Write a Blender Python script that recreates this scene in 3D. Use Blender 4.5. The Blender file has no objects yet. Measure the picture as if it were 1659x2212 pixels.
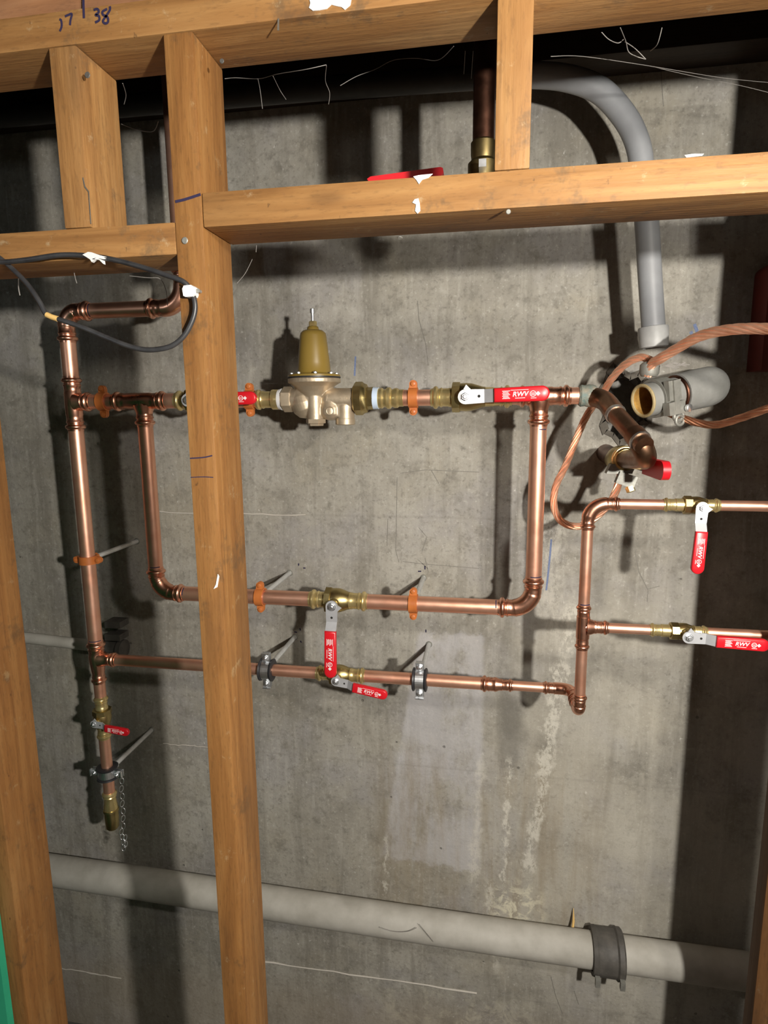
import bpy, bmesh, math, random
from mathutils import Vector, Matrix
from mathutils.geometry import tessellate_polygon
random.seed(7)
scene = bpy.context.scene
col = scene.collection
V = Vector
pi = math.pi

# ------------------------------------------------------------------ camera
H = 2.06                      # camera height above the floor; depth y = 0 at the camera, back wall at y = 1.57
FPX = 1322.0
_a, _b, _g = [math.radians(t) for t in (9.55, 9.73, -0.545)]
_Rx = Matrix(((1, 0, 0), (0, math.cos(_a), -math.sin(_a)), (0, math.sin(_a), math.cos(_a))))
_Ry = Matrix(((math.cos(_b), 0, math.sin(_b)), (0, 1, 0), (-math.sin(_b), 0, math.cos(_b))))
_Rz = Matrix(((math.cos(_g), -math.sin(_g), 0), (math.sin(_g), math.cos(_g), 0), (0, 0, 1)))
RC = _Rz @ _Rx @ _Ry          # world (x right, y down, z forward) -> camera
cam_data = bpy.data.cameras.new('camera')
cam = bpy.data.objects.new('camera', cam_data)
col.objects.link(cam)
def _cv(r): return V((r[0], r[2], -r[1]))
_right, _down, _fwd = _cv(RC[0]), _cv(RC[1]), _cv(RC[2])
_m = Matrix((_right, -_down, -_fwd)).transposed().to_4x4()
_m.translation = V((0, 0, H))
cam.matrix_world = _m
cam_data.sensor_fit = 'HORIZONTAL'
cam_data.sensor_width = 36
cam_data.lens = FPX / 1659 * 36
cam_data.clip_start = 0.02
scene.camera = cam
def P(u, v, d):
    """photo pixel + distance in front of the camera plane (towards the back wall) -> place"""
    r = RC.transposed() @ V(((u - 829.5) / FPX, (v - 1106) / FPX, 1))
    r = r * (d / r.z)
    return V((r.x, r.z, H - r.y))

# ------------------------------------------------------------------ light
world = bpy.data.worlds.new('world')
scene.world = world
world.use_nodes = True
world.node_tree.nodes['Background'].inputs[0].default_value = (.75, .85, 1, 1)
world.node_tree.nodes['Background'].inputs[1].default_value = 0.002
def bulb(name, loc, watt, size, color):
    l = bpy.data.lights.new(name, 'POINT')
    l.energy = watt; l.shadow_soft_size = size; l.color = color
    o = bpy.data.objects.new(name, l); col.objects.link(o); o.location = loc
    return o
bulb('ceiling_bulb', (0.74, -0.04, H + .37), 40, .042, (1, .94, .84))
bulb('work_light', (0.58, -0.26, H + .085), 140, .026, (1, .95, .87))
bulb('far_bulb', (-1.42, -0.4, H + .13), 4.5, .04, (.9, .97, 1))
scene.view_settings.view_transform = 'Standard'
scene.view_settings.look = 'None'
scene.view_settings.gamma = 1
scene.view_settings.use_curve_mapping = False
scene.view_settings.exposure = 0.0

# ------------------------------------------------------------------ materials
def new_mat(name):
    m = bpy.data.materials.new(name); m.use_nodes = True
    nt = m.node_tree
    return m, nt, nt.nodes['Principled BSDF']
def N(nt, t, **kw):
    n = nt.nodes.new(t)
    for k, v in kw.items(): setattr(n, k, v)
    return n
def L(nt, a, b): nt.links.new(a, b)
def ramp(nt, fac, stops):
    r = N(nt, 'ShaderNodeValToRGB')
    e = r.color_ramp.elements
    while len(e) < len(stops): e.new(.5)
    for i, (p, c) in enumerate(stops):
        e[i].position = p; e[i].color = (*c, 1) if len(c) == 3 else c
    L(nt, fac, r.inputs[0]); return r.outputs[0]
def noise(nt, vec, scale, detail=4, rough=.55, dist=0):
    n = N(nt, 'ShaderNodeTexNoise'); n.inputs['Scale'].default_value = scale
    n.inputs['Detail'].default_value = detail; n.inputs['Roughness'].default_value = rough
    n.inputs['Distortion'].default_value = dist
    L(nt, vec, n.inputs['Vector']); return n.outputs['Fac']
def mapping(nt, vec, scale, loc=(0, 0, 0)):
    n = N(nt, 'ShaderNodeMapping'); n.inputs['Scale'].default_value = scale; n.inputs['Location'].default_value = loc
    L(nt, vec, n.inputs['Vector']); return n.outputs[0]
def mathn(nt, op, a, b=None, c=None):
    n = N(nt, 'ShaderNodeMath', operation=op)
    for i, x in enumerate((a, b, c)):
        if x is None: continue
        if isinstance(x, (int, float)): n.inputs[i].default_value = x
        else: L(nt, x, n.inputs[i])
    return n.outputs[0]
def mix(nt, fac, a, b, mode='MIX'):
    n = N(nt, 'ShaderNodeMix', data_type='RGBA', blend_type=mode)
    for i, x in ((0, fac), (6, a), (7, b)):
        if isinstance(x, (int, float)): n.inputs[i].default_value = x
        elif isinstance(x, tuple): n.inputs[i].default_value = (*x, 1)
        else: L(nt, x, n.inputs[i])
    return n.outputs[2]
def smooth(nt, v, lo, hi):
    n = N(nt, 'ShaderNodeMapRange', interpolation_type='SMOOTHSTEP')
    L(nt, v, n.inputs[0]); n.inputs[1].default_value = lo; n.inputs[2].default_value = hi
    return n.outputs[0]
def bump(nt, bsdf, h, strength=.3, dist=.002):
    b = N(nt, 'ShaderNodeBump'); b.inputs['Strength'].default_value = strength; b.inputs['Distance'].default_value = dist
    L(nt, h, b.inputs['Height']); L(nt, b.outputs[0], bsdf.inputs['Normal'])
def objco(nt): return N(nt, 'ShaderNodeTexCoord').outputs['Object']
def geopos(nt): return N(nt, 'ShaderNodeNewGeometry').outputs['Position']

def metal(name, c1, c2, rough=.25, scale=30, rvar=.12, metallic=1.0, b=.05):
    m, nt, p = new_mat(name)
    v = geopos(nt)
    f = noise(nt, v, scale, 5)
    L(nt, ramp(nt, f, [(.3, c1), (.7, c2)]), p.inputs['Base Color'])
    p.inputs['Metallic'].default_value = metallic
    r = N(nt, 'ShaderNodeMapRange'); L(nt, noise(nt, v, scale * 2.3, 3), r.inputs[0])
    r.inputs[3].default_value = rough - rvar / 2; r.inputs[4].default_value = rough + rvar
    L(nt, r.outputs[0], p.inputs['Roughness'])
    if b: bump(nt, p, noise(nt, v, scale * 4, 3), b, .001)
    return m
def plain(name, c1, c2=None, rough=.5, scale=25, b=0, spec=.5):
    m, nt, p = new_mat(name)
    v = geopos(nt)
    f = noise(nt, v, scale, 5)
    L(nt, ramp(nt, f, [(.3, c1), (.72, c2 or tuple(x * .85 for x in c1))]), p.inputs['Base Color'])
    p.inputs['Roughness'].default_value = rough
    p.inputs['Specular IOR Level'].default_value = spec
    if b: bump(nt, p, noise(nt, v, scale * 4, 4), b, .002)
    return m

def wood(name, axis, dark=1.0, tint=(1, 1, 1)):
    m, nt, p = new_mat(name)
    v0 = objco(nt)
    oi = N(nt, 'ShaderNodeObjectInfo')
    add = N(nt, 'ShaderNodeVectorMath', operation='ADD')
    cmb = N(nt, 'ShaderNodeCombineXYZ')
    for i in range(3): L(nt, mathn(nt, 'MULTIPLY', oi.outputs['Random'], 7.3 + i * 3.1), cmb.inputs[i])
    L(nt, v0, add.inputs[0]); L(nt, cmb.outputs[0], add.inputs[1]); v = add.outputs[0]
    st = [14, 14, 14]; st[axis] = 1.1
    gv = mapping(nt, v, st)
    g1 = noise(nt, gv, 2.2, 5, .6, 1.4)
    st2 = [90, 90, 90]; st2[axis] = 3.0
    g2 = noise(nt, mapping(nt, v, st2), 2.0, 3)
    wv = N(nt, 'ShaderNodeTexWave', wave_type='RINGS', rings_direction='XYZ'[axis])
    wv.inputs['Scale'].default_value = 2.2; wv.inputs['Distortion'].default_value = 9; wv.inputs['Detail'].default_value = 3
    st3 = [7, 7, 7]; st3[axis] = .8
    L(nt, mapping(nt, v, st3, (.3, .5, .2)), wv.inputs['Vector'])
    T = lambda c: tuple(c[i] * dark * tint[i] for i in range(3))
    base = ramp(nt, g1, [(.22, T((.21, .088, .026))), (.5, T((.36, .17, .057))), (.78, T((.45, .235, .088)))])
    c = mix(nt, mathn(nt, 'MULTIPLY', wv.outputs['Fac'], .22), base, T((.20, .08, .024)))
    c = mix(nt, mathn(nt, 'MULTIPLY', smooth(nt, g2, .5, .8), .45), c, T((.17, .075, .026)))
    st5 = [5, 5, 5]; st5[axis] = 1.5
    bl = noise(nt, mapping(nt, v, st5), 1.6, 4, .6)
    c = mix(nt, mathn(nt, 'MULTIPLY', smooth(nt, bl, .52, .70), .55), c, T((.19, .095, .04)))
    c = mix(nt, mathn(nt, 'MULTIPLY', smooth(nt, bl, .44, .28), .45), c, T((.50, .295, .13)))
    # grime and bruises
    gr = smooth(nt, noise(nt, mapping(nt, v, [9, 9, 9]), 1.4, 5, .75), .56, .70)
    c = mix(nt, mathn(nt, 'MULTIPLY', gr, .6), c, T((.13, .08, .045)))
    pale = smooth(nt, noise(nt, mapping(nt, v, [23, 23, 23]), 1.3, 5, .75), .60, .72)
    c = mix(nt, mathn(nt, 'MULTIPLY', pale, .45), c, T((.52, .38, .23)))
    nick = smooth(nt, noise(nt, mapping(nt, v, [60, 60, 40]), 1.3, 3, .6), .70, .76)
    c = mix(nt, mathn(nt, 'MULTIPLY', nick, .6), c, T((.08, .04, .02)))
    # knots
    st4 = [9, 9, 9]; st4[axis] = 3.2
    vo = N(nt, 'ShaderNodeTexVoronoi'); vo.inputs['Scale'].default_value = 1.0; vo.inputs['Randomness'].default_value = 1
    L(nt, mapping(nt, v, st4), vo.inputs['Vector'])
    kn = smooth(nt, vo.outputs['Distance'], .16, .07)
    kn = mathn(nt, 'SUBTRACT', 1, smooth(nt, vo.outputs['Distance'], .05, .13))
    c = mix(nt, mathn(nt, 'MULTIPLY', kn, .55), c, T((.13, .055, .02)))
    L(nt, c, p.inputs['Base Color'])
    p.inputs['Roughness'].default_value = .62
    p.inputs['Specular IOR Level'].default_value = .35
    fz = noise(nt, mapping(nt, v, [260 if i != axis else 60 for i in range(3)]), 1.0, 3, .6)
    c = mix(nt, mathn(nt, 'MULTIPLY', smooth(nt, fz, .52, .72), .30), c, T((.12, .06, .025)))
    L(nt, c, p.inputs['Base Color'])
    bump(nt, p, mathn(nt, 'ADD', mathn(nt, 'ADD', g2, mathn(nt, 'MULTIPLY', g1, .6)), mathn(nt, 'MULTIPLY', fz, .5)), .4, .0015)
    return m

def concrete():
    m, nt, p = new_mat('concrete')
    v = geopos(nt)
    sep = N(nt, 'ShaderNodeSeparateXYZ'); L(nt, v, sep.inputs[0])
    X, Z = sep.outputs[0], sep.outputs[2]
    big = noise(nt, v, 2.6, 6, .65)
    mid = noise(nt, v, 14, 6, .7)
    fine = noise(nt, v, 110, 4, .65)
    streak = noise(nt, mapping(nt, v, (16, 16, 1.6)), 1, 6, .65, .5)
    streakf = noise(nt, mapping(nt, v, (70, 70, 7)), 1, 4, .6, .3)
    c = ramp(nt, big, [(.28, (.215, .20, .17)), (.5, (.345, .325, .28)), (.72, (.44, .42, .37))])
    hue = noise(nt, v, 4.3, 4, .6)
    c = mix(nt, mathn(nt, 'MULTIPLY', smooth(nt, hue, .48, .66), .45), c, (.335, .325, .335))
    c = mix(nt, mathn(nt, 'MULTIPLY', smooth(nt, hue, .46, .30), .35), c, (.36, .32, .235))
    c = mix(nt, mathn(nt, 'MULTIPLY', smooth(nt, streak, .46, .66), .55), c, (.20, .185, .155))
    c = mix(nt, mathn(nt, 'MULTIPLY', smooth(nt, streakf, .5, .70), .35), c, (.47, .45, .40))
    c = mix(nt, mathn(nt, 'MULTIPLY', smooth(nt, mid, .50, .68), .60), c, (.185, .172, .145))
    c = mix(nt, mathn(nt, 'MULTIPLY', smooth(nt, mid, .44, .28), .42), c, (.52, .50, .45))
    m2 = noise(nt, v, 42, 6, .75)
    c = mix(nt, mathn(nt, 'MULTIPLY', smooth(nt, m2, .52, .68), .55), c, (.17, .16, .135))
    c = mix(nt, mathn(nt, 'MULTIPLY', smooth(nt, m2, .40, .27), .50), c, (.60, .58, .52))
    c = mix(nt, mathn(nt, 'MULTIPLY', smooth(nt, fine, .55, .72), .45), c, (.15, .14, .12))
    c = mix(nt, mathn(nt, 'MULTIPLY', smooth(nt, fine, .42, .27), .40), c, (.62, .60, .55))
    chip = smooth(nt, noise(nt, mapping(nt, v, (1, 1, .6)), 75, 3, .6), .70, .78)
    c = mix(nt, mathn(nt, 'MULTIPLY', chip, .6), c, (.72, .70, .66))
    wob = mathn(nt, 'MULTIPLY', mathn(nt, 'SUBTRACT', noise(nt, v, 9, 6, .7), .5), .09)
    wob2 = mathn(nt, 'MULTIPLY', mathn(nt, 'SUBTRACT', noise(nt, v, 32, 5, .75), .5), .05)
    Xw = mathn(nt, 'ADD', mathn(nt, 'ADD', X, wob), wob2)
    Zw = mathn(nt, 'ADD', mathn(nt, 'ADD', Z, wob2), wob)
    def box(x0, x1, z0, z1, s=.02, xx=None, zz=None):
        a = mathn(nt, 'MULTIPLY', smooth(nt, xx or Xw, x0 - s, x0 + s), mathn(nt, 'SUBTRACT', 1, smooth(nt, xx or Xw, x1 - s, x1 + s)))
        b = mathn(nt, 'MULTIPLY', smooth(nt, zz or Zw, z0 - s, z0 + s), mathn(nt, 'SUBTRACT', 1, smooth(nt, zz or Zw, z1 - s, z1 + s)))
        return mathn(nt, 'MULTIPLY', a, b)
    # pale lilac repair patch, widening downwards
    Xp = mathn(nt, 'ADD', mathn(nt, 'ADD', X, mathn(nt, 'MULTIPLY', wob2, .35)), mathn(nt, 'MULTIPLY', mathn(nt, 'SUBTRACT', Z, H - 1.0), -.16))
    Xr = mathn(nt, 'ADD', X, mathn(nt, 'MULTIPLY', wob2, .3))
    patch = mathn(nt, 'MULTIPLY', box(-.24, .6, H - 1.29, H - .60, .008, Xp, Zw), mathn(nt, 'SUBTRACT', 1, smooth(nt, Xr, -.012, .006)))
    pn = smooth(nt, noise(nt, mapping(nt, v, (6, 6, 3)), 1.5, 6, .7), .36, .56)
    c = mix(nt, mathn(nt, 'MULTIPLY', mathn(nt, 'MULTIPLY', patch, pn), .55), c, (.53, .52, .54))
    pale = box(.02, .9, H - 1.72, H - .45, .16)  # lower right made paler: the stronger light there is mixed into the colour
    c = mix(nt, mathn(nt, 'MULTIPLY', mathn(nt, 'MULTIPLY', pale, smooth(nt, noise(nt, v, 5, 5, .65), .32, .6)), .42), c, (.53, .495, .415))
    # rusty beige staining around the leak
    st = box(-.3, .3, H - 1.55, H - .95, .09)
    c = mix(nt, mathn(nt, 'MULTIPLY', mathn(nt, 'MULTIPLY', st, smooth(nt, streak, .35, .65)), .38), c, (.33, .26, .165))
    # cast shadow of the offset elbow, painted into the wall colour
    elbow_shade = box(.035, .10, H - .98, H - .76, .02)
    c = mix(nt, mathn(nt, 'MULTIPLY', elbow_shade, .55), c, (.15, .14, .12))
    # white mineral run lines
    def run(xa, za, xb, zb, w, amt, c):
        sl = (xb - xa) / (zb - za)
        lx = mathn(nt, 'ADD', mathn(nt, 'MULTIPLY', mathn(nt, 'SUBTRACT', Z, za), sl), xa)
        dx = mathn(nt, 'ABSOLUTE', mathn(nt, 'SUBTRACT', mathn(nt, 'ADD', X, mathn(nt, 'MULTIPLY', wob2, .9)), lx))
        k = mathn(nt, 'SUBTRACT', 1, smooth(nt, mathn(nt, 'ADD', dx, mathn(nt, 'MULTIPLY', mathn(nt, 'SUBTRACT', noise(nt, v, 17, 4, .7), .5), w * 4.0)), w * .2, w * 1.3))
        zz = mathn(nt, 'MULTIPLY', smooth(nt, Z, min(za, zb) - .03, min(za, zb) + .03), mathn(nt, 'SUBTRACT', 1, smooth(nt, Z, max(za, zb) - .03, max(za, zb) + .03)))
        br = smooth(nt, noise(nt, mapping(nt, v, (1, 1, .55)), 62, 6, .8), .42, .56)
        return mix(nt, mathn(nt, 'MULTIPLY', mathn(nt, 'MULTIPLY', mathn(nt, 'MULTIPLY', k, zz), br), amt), c, (.66, .63, .55))
    c = run(.22, H - .50, .13, H - 1.29, .020, .75, c)
    c = run(.07, H - .95, .065, H - 1.33, .008, .75, c)
    c = run(-.005, H - .95, -.02, H - 1.36, .014, .45, c)
    c = run(.02, H - 1.33, .05, H - 1.62, .012, .6, c)
    c = run(-.27, H - 1.22, -.28, H - 1.42, .006, .6, c)
    c = run(.14, H - .2, .19, H - .62, .035, .40, c)
    # crusty bloom of minerals
    bl = mathn(nt, 'MULTIPLY', box(.04, .16, H - 1.56, H - 1.34, .04), smooth(nt, noise(nt, v, 30, 6, .7, .6), .46, .58))
    c = mix(nt, mathn(nt, 'MULTIPLY', bl, .85), c, (.68, .64, .50))
    bl2 = mathn(nt, 'MULTIPLY', box(-.28, .16, H - 1.86, H - 1.72, .05), smooth(nt, noise(nt, v, 18, 6, .7, .6), .45, .62))
    c = mix(nt, mathn(nt, 'MULTIPLY', bl2, .55), c, (.60, .56, .45))
    low = mathn(nt, 'SUBTRACT', 1, smooth(nt, Zw, H - 1.86, H - 1.70))
    c = mix(nt, mathn(nt, 'MULTIPLY', low, .35), c, (.36, .29, .21))
    # pour line darkening / tone change between lifts
    for z in (H - .28, H - .99, H - 1.705):
        k = mathn(nt, 'SUBTRACT', 1, smooth(nt, mathn(nt, 'ABSOLUTE', mathn(nt, 'SUBTRACT', mathn(nt, 'ADD', Z, mathn(nt, 'MULTIPLY', wob2, .12)), z)), .0012, .005))
        c = mix(nt, mathn(nt, 'MULTIPLY', k, .16), c, (.20, .19, .16))
    # tie-wire pits
    vo = N(nt, 'ShaderNodeTexVoronoi'); vo.inputs['Scale'].default_value = 9
    L(nt, v, vo.inputs['Vector'])
    pit = mathn(nt, 'SUBTRACT', 1, smooth(nt, mathn(nt, 'ADD', vo.outputs['Distance'], mathn(nt, 'MULTIPLY', fine, .04)), .045, .06))
    c = mix(nt, mathn(nt, 'MULTIPLY', pit, .55), c, (.08, .075, .065))
    L(nt, c, p.inputs['Base Color'])
    p.inputs['Roughness'].default_value = .85
    p.inputs['Specular IOR Level'].default_value = .25
    hgt = mathn(nt, 'ADD', mathn(nt, 'MULTIPLY', mid, 1.0), mathn(nt, 'ADD', mathn(nt, 'MULTIPLY', fine, .35), mathn(nt, 'MULTIPLY', pit, -1.2)))
    bump(nt, p, hgt, .55, .004)
    return m

M = {}
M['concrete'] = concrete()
M['wood_v'] = wood('wood_upright', 2, .88, (1, 1.06, 1.04))
M['wood_h'] = wood('wood_level', 0, .88, (1, 1.06, 1.04))
M['wood_stud'] = wood('wood_stud', 2, .74, (1, .97, .82))
M['wood_stud_old'] = wood('wood_stud_old', 2, .58, (1, .93, .75))
M['wood_pink'] = wood('wood_pink', 0, .92, (1.0, 1.0, 1.35))
M['wood_brown'] = wood('wood_brown', 2, .32, (1, .95, .9))
M['wood_dark'] = wood('wood_joist', 0, .09, (.8, .9, 1.1))
M['copper'] = metal('bright_copper', (.88, .44, .29), (.97, .56, .40), .36, 18, .12, metallic=.88)
M['copper_fit'] = metal('fitting_copper', (.82, .40, .26), (.94, .51, .36), .27, 22, .10, b=.15)
M['old_copper'] = metal('tarnished_copper', (.17, .095, .055), (.36, .20, .12), .34, 22, .16, b=.1)
M['brown_copper'] = metal('browned_copper', (.10, .045, .03), (.18, .085, .055), .35, 22, .16)
M['solder'] = metal('solder', (.48, .47, .45), (.70, .68, .64), .35, 60, .2, b=.4)
M['verdigris'] = plain('verdigris', (.10, .17, .16), (.33, .27, .20), .6, 60, .6)
M['brass'] = metal('brass', (.60, .46, .19), (.80, .65, .32), .27, 24, .1, metallic=.8, b=.1)
M['old_brass'] = metal('cast_brass', (.40, .31, .13), (.56, .45, .21), .33, 30, .12, b=.2)
M['bronze'] = metal('cast_bronze', (.46, .37, .26), (.58, .48, .35), .45, 40, .12, metallic=.7, b=.25)
M['shaded_brass'] = metal('shaded_brass', (.16, .12, .05), (.26, .2, .09), .4, 30, .12)  # brass darkened in colour to stand for shade on the drop valve
M['gold_enamel'] = plain('gold_enamel', (.25, .165, .035), (.21, .14, .028), .36, 8, .03)
M['zinc'] = metal('zinc_plate', (.72, .74, .76), (.86, .88, .90), .36, 35, .12)
M['rod'] = metal('zinc_rod', (.62, .63, .62), (.78, .79, .78), .42, 60, .1, metallic=.45)
M['lever'] = metal('zinc_lever', (.50, .51, .53), (.60, .61, .63), .42, 30, .1, metallic=.5)
M['galv'] = metal('dull_galvanised', (.24, .24, .215), (.36, .355, .32), .5, 40, .12, metallic=.5, b=.4)
M['red'] = plain('red_vinyl', (.68, .012, .022), (.60, .010, .018), .33, 12)
M['white_print'] = plain('white_print', (.85, .80, .80), (.8, .74, .74), .5)
M['orange'] = plain('orange_epoxy', (.56, .18, .045), (.46, .13, .03), .42, 40, .1)
M['rubber'] = plain('black_rubber', (.018, .018, .02), (.03, .03, .034), .45, 30)
M['black_cable'] = plain('black_cable', (.022, .022, .024), (.05, .05, .052), .38, 40)
M['tape_blue'] = plain('thread_tape_blue', (.50, .62, .80), (.6, .7, .82), .5)
M['tape_white'] = plain('thread_tape_white', (.80, .80, .80), (.68, .68, .66), .5)
M['white_paint'] = plain('white_paint', (.86, .86, .84), (.74, .74, .72), .35)
M['pvc'] = plain('grey_pvc', (.30, .31, .325), (.22, .225, .235), .48, 12, .05)
M['pvc_light'] = plain('grey_pvc_collar', (.42, .42, .41), (.32, .32, .315), .5, 30, .1)
M['lead'] = plain('grey_painted_pipe', (.29, .29, .275), (.20, .20, .185), .62, 22, .35)
M['drain'] = plain('pale_drain_pipe', (.52, .50, .45), (.36, .34, .295), .65, 14, .3)
M['drain_hub'] = plain('dark_iron', (.06, .056, .05), (.11, .10, .088), .6, 40, .3)
M['shaded_conduit'] = plain('shaded_conduit', (.016, .015, .014), (.03, .028, .026), .6, 30, .2)  # near-black colour standing for shade on the conduit run
M['rust_rim'] = plain('rusty_rim', (.42, .34, .18), (.30, .22, .10), .6, 60, .3)
M['rust'] = plain('rust_inside', (.50, .28, .06), (.26, .13, .03), .8, 60, .4)
M['dark'] = plain('dark_void', (.012, .011, .010), (.02, .018, .016), .9)
M['rubble'] = plain('broken_concrete', (.16, .145, .12), (.07, .06, .05), .95, 30, .8)
M['dark_red'] = plain('dark_red_paint', (.16, .018, .012), (.11, .014, .010), .45, 15)
M['green'] = plain('green_board', (.02, .30, .16), (.015, .26, .14), .7, 20)
M['ink'] = plain('ink', (.02, .015, .05), (.03, .02, .06), .7)
M['chalk'] = plain('blue_chalk', (.12, .17, .33), (.22, .26, .38), .9, 300)
M['pencil'] = plain('pencil', (.17, .16, .145), (.26, .245, .21), .9, 200)
M['web'] = plain('cobweb', (.30, .28, .26), (.20, .19, .175), .9)
M['copper_wire'] = metal('stranded_copper', (.82, .40, .24), (.97, .56, .38), .34, 60, .15, metallic=.75)
M['brown_wire'] = metal('dull_copper_wire', (.40, .19, .11), (.58, .29, .17), .42, 60, .15)
M['yellow'] = plain('yellow_tag', (.75, .50, .18), (.7, .45, .15), .5)
M['plaster'] = plain('pale_wallboard', (.62, .58, .52), (.56, .52, .46), .8, 6)
M['room'] = plain('dark_room_wall', (.045, .042, .038), (.03, .028, .026), .85, 4)
M['floor'] = plain('floor_concrete', (.13, .12, .105), (.09, .085, .075), .8, 5, .2)

# ------------------------------------------------------------------ mesh helpers
class MB:
    def __init__(s): s.v, s.f = [], []
    def ring(s, c, x, y, r, n, sq=None):
        i0 = len(s.v)
        for k in range(n):
            a = 2 * pi * k / n
            s.v.append(c + x * (r * math.cos(a)) + y * (r * math.sin(a)))
        return i0
    def sweep(s, pts, rad, n=20, cap=(True, True), up=None):
        pts = [V(p) for p in pts]
        if not isinstance(rad, (list, tuple)): rad = [rad] * len(pts)
        t0 = (pts[1] - pts[0]).normalized()
        ref = V(up) if up else (V((0, 0, 1)) if abs(t0.z) < .9 else V((0, 1, 0)))
        x = t0.cross(ref).normalized(); rings = []
        for i, p in enumerate(pts):
            a = pts[max(i - 1, 0)]; b = pts[min(i + 1, len(pts) - 1)]
            # skip duplicates when measuring the direction
            j = i + 1
            while (b - a).length < 1e-7 and j < len(pts): b = pts[j]; j += 1
            t = (b - a).normalized()
            x = (x - t * x.dot(t)).normalized(); y = t.cross(x)
            rings.append(s.ring(p, x, y, rad[i], n))
        for i in range(len(rings) - 1):
            for k in range(n):
                s.f.append((rings[i] + k, rings[i] + (k + 1) % n, rings[i + 1] + (k + 1) % n, rings[i + 1] + k))
        if cap[0]: s.f.append(tuple(reversed(range(rings[0], rings[0] + n))))
        if cap[1]: s.f.append(tuple(range(rings[-1], rings[-1] + n)))
        return s
    def lathe(s, o, ax, prof, n=24, up=None, cap=(True, True)):
        ax = V(ax).normalized()
        ref = V(up) if up else (V((0, 0, 1)) if abs(ax.z) < .9 else V((1, 0, 0)))
        x = (ref - ax * ref.dot(ax)).normalized(); y = ax.cross(x)
        rs = [s.ring(V(o) + ax * h, x, y, max(r, 1e-5), n) for h, r in prof]
        for i in range(len(rs) - 1):
            for k in range(n):
                s.f.append((rs[i] + k, rs[i] + (k + 1) % n, rs[i + 1] + (k + 1) % n, rs[i + 1] + k))
        if cap[0]: s.f.append(tuple(reversed(range(rs[0], rs[0] + n))))
        if cap[1]: s.f.append(tuple(range(rs[-1], rs[-1] + n)))
        return s
    def box(s, c, ex, ey, ez):
        c, ex, ey, ez = V(c), V(ex), V(ey), V(ez)
        i = len(s.v)
        for a in (-1, 1):
            for b in (-1, 1):
                for d in (-1, 1): s.v.append(c + ex * a + ey * b + ez * d)
        for q in ((0, 1, 3, 2), (4, 6, 7, 5), (0, 4, 5, 1), (2, 3, 7, 6), (0, 2, 6, 4), (1, 5, 7, 3)):
            s.f.append(tuple(i + k for k in q))
        return s
    def prism(s, poly, o, ex, ey, ez, t):
        """polygon (2d) in the plane o, ex, ey pushed t along ez"""
        i = len(s.v); n = len(poly); o = V(o)
        for h in (0, t):
            for (a, b) in poly: s.v.append(o + V(ex) * a + V(ey) * b + V(ez) * h)
        s.f.append(tuple(reversed(range(i, i + n)))); s.f.append(tuple(range(i + n, i + 2 * n)))
        for k in range(n):
            k2 = (k + 1) % n
            s.f.append((i + k, i + k2, i + n + k2, i + n + k))
        return s
    def torus(s, c, ax, R, r, n=24, m=10, stretch=None):
        ax = V(ax).normalized(); ref = V((0, 0, 1)) if abs(ax.z) < .9 else V((1, 0, 0))
        x = ax.cross(ref).normalized(); y = ax.cross(x)
        if stretch: y = V(stretch[0]).normalized(); x = y.cross(ax)
        sy = stretch[1] if stretch else 1
        pts = [V(c) + x * R * math.cos(2 * pi * k / n) + y * R * sy * math.sin(2 * pi * k / n) for k in range(n)]
        i0 = len(s.v)
        for k in range(n):
            t = (pts[(k + 1) % n] - pts[k - 1]).normalized(); u = t.cross(ax).normalized()
            for j in range(m):
                a = 2 * pi * j / m
                s.v.append(pts[k] + u * r * math.cos(a) + ax * r * math.sin(a))
        for k in range(n):
            for j in range(m):
                s.f.append((i0 + k * m + j, i0 + ((k + 1) % n) * m + j, i0 + ((k + 1) % n) * m + (j + 1) % m, i0 + k * m + (j + 1) % m))
        return s
    def ribbon(s, pts, w, nrm, lift=.0004):
        """flat stroke of width w lying on a surface with normal nrm"""
        nrm = V(nrm); pts = [V(p) + nrm * lift for p in pts]; i0 = len(s.v)
        for i, p in enumerate(pts):
            t = (pts[min(i + 1, len(pts) - 1)] - pts[max(i - 1, 0)]).normalized(); u = t.cross(nrm).normalized()
            s.v += [p - u * w / 2, p + u * w / 2]
        for i in range(len(pts) - 1):
            a = i0 + 2 * i; s.f.append((a, a + 1, a + 3, a + 2))
        return s
    def build(s, name, mat, parent=None, ang=35, smooth=True):
        me = bpy.data.meshes.new(name)
        if parent is not None:
            o0 = V(parent['_o'])
        else:
            lo = V([min(p[k] for p in s.v) for k in range(3)]); hi = V([max(p[k] for p in s.v) for k in range(3)])
            o0 = (lo + hi) / 2; o0.z = lo.z
        me.from_pydata([tuple(p - o0) for p in s.v], [], s.f)
        bm = bmesh.new(); bm.from_mesh(me); bmesh.ops.recalc_face_normals(bm, faces=bm.faces); bm.to_mesh(me); bm.free()
        if smooth:
            me.polygons.foreach_set('use_smooth', [True] * len(me.polygons))
            me.set_sharp_from_angle(angle=math.radians(ang))
        me.materials.append(M[mat])
        o = bpy.data.objects.new(name, me); col.objects.link(o)
        if parent is not None: o.parent = parent; o['_o'] = tuple(o0)
        else: o.location = o0; o['_o'] = tuple(o0)
        return o
def tag(o, label, cat, group=None):
    o['label'] = label; o['category'] = cat
    if group: o['group'] = group
    return o
def thing(name, label, cat, loc, group=None):
    o = bpy.data.objects.new(name, None); col.objects.link(o)
    o.location = loc; o['_o'] = tuple(loc); o.empty_display_size = .02
    return tag(o, label, cat, group)
def struct(o): o['kind'] = 'structure'; return o

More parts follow.
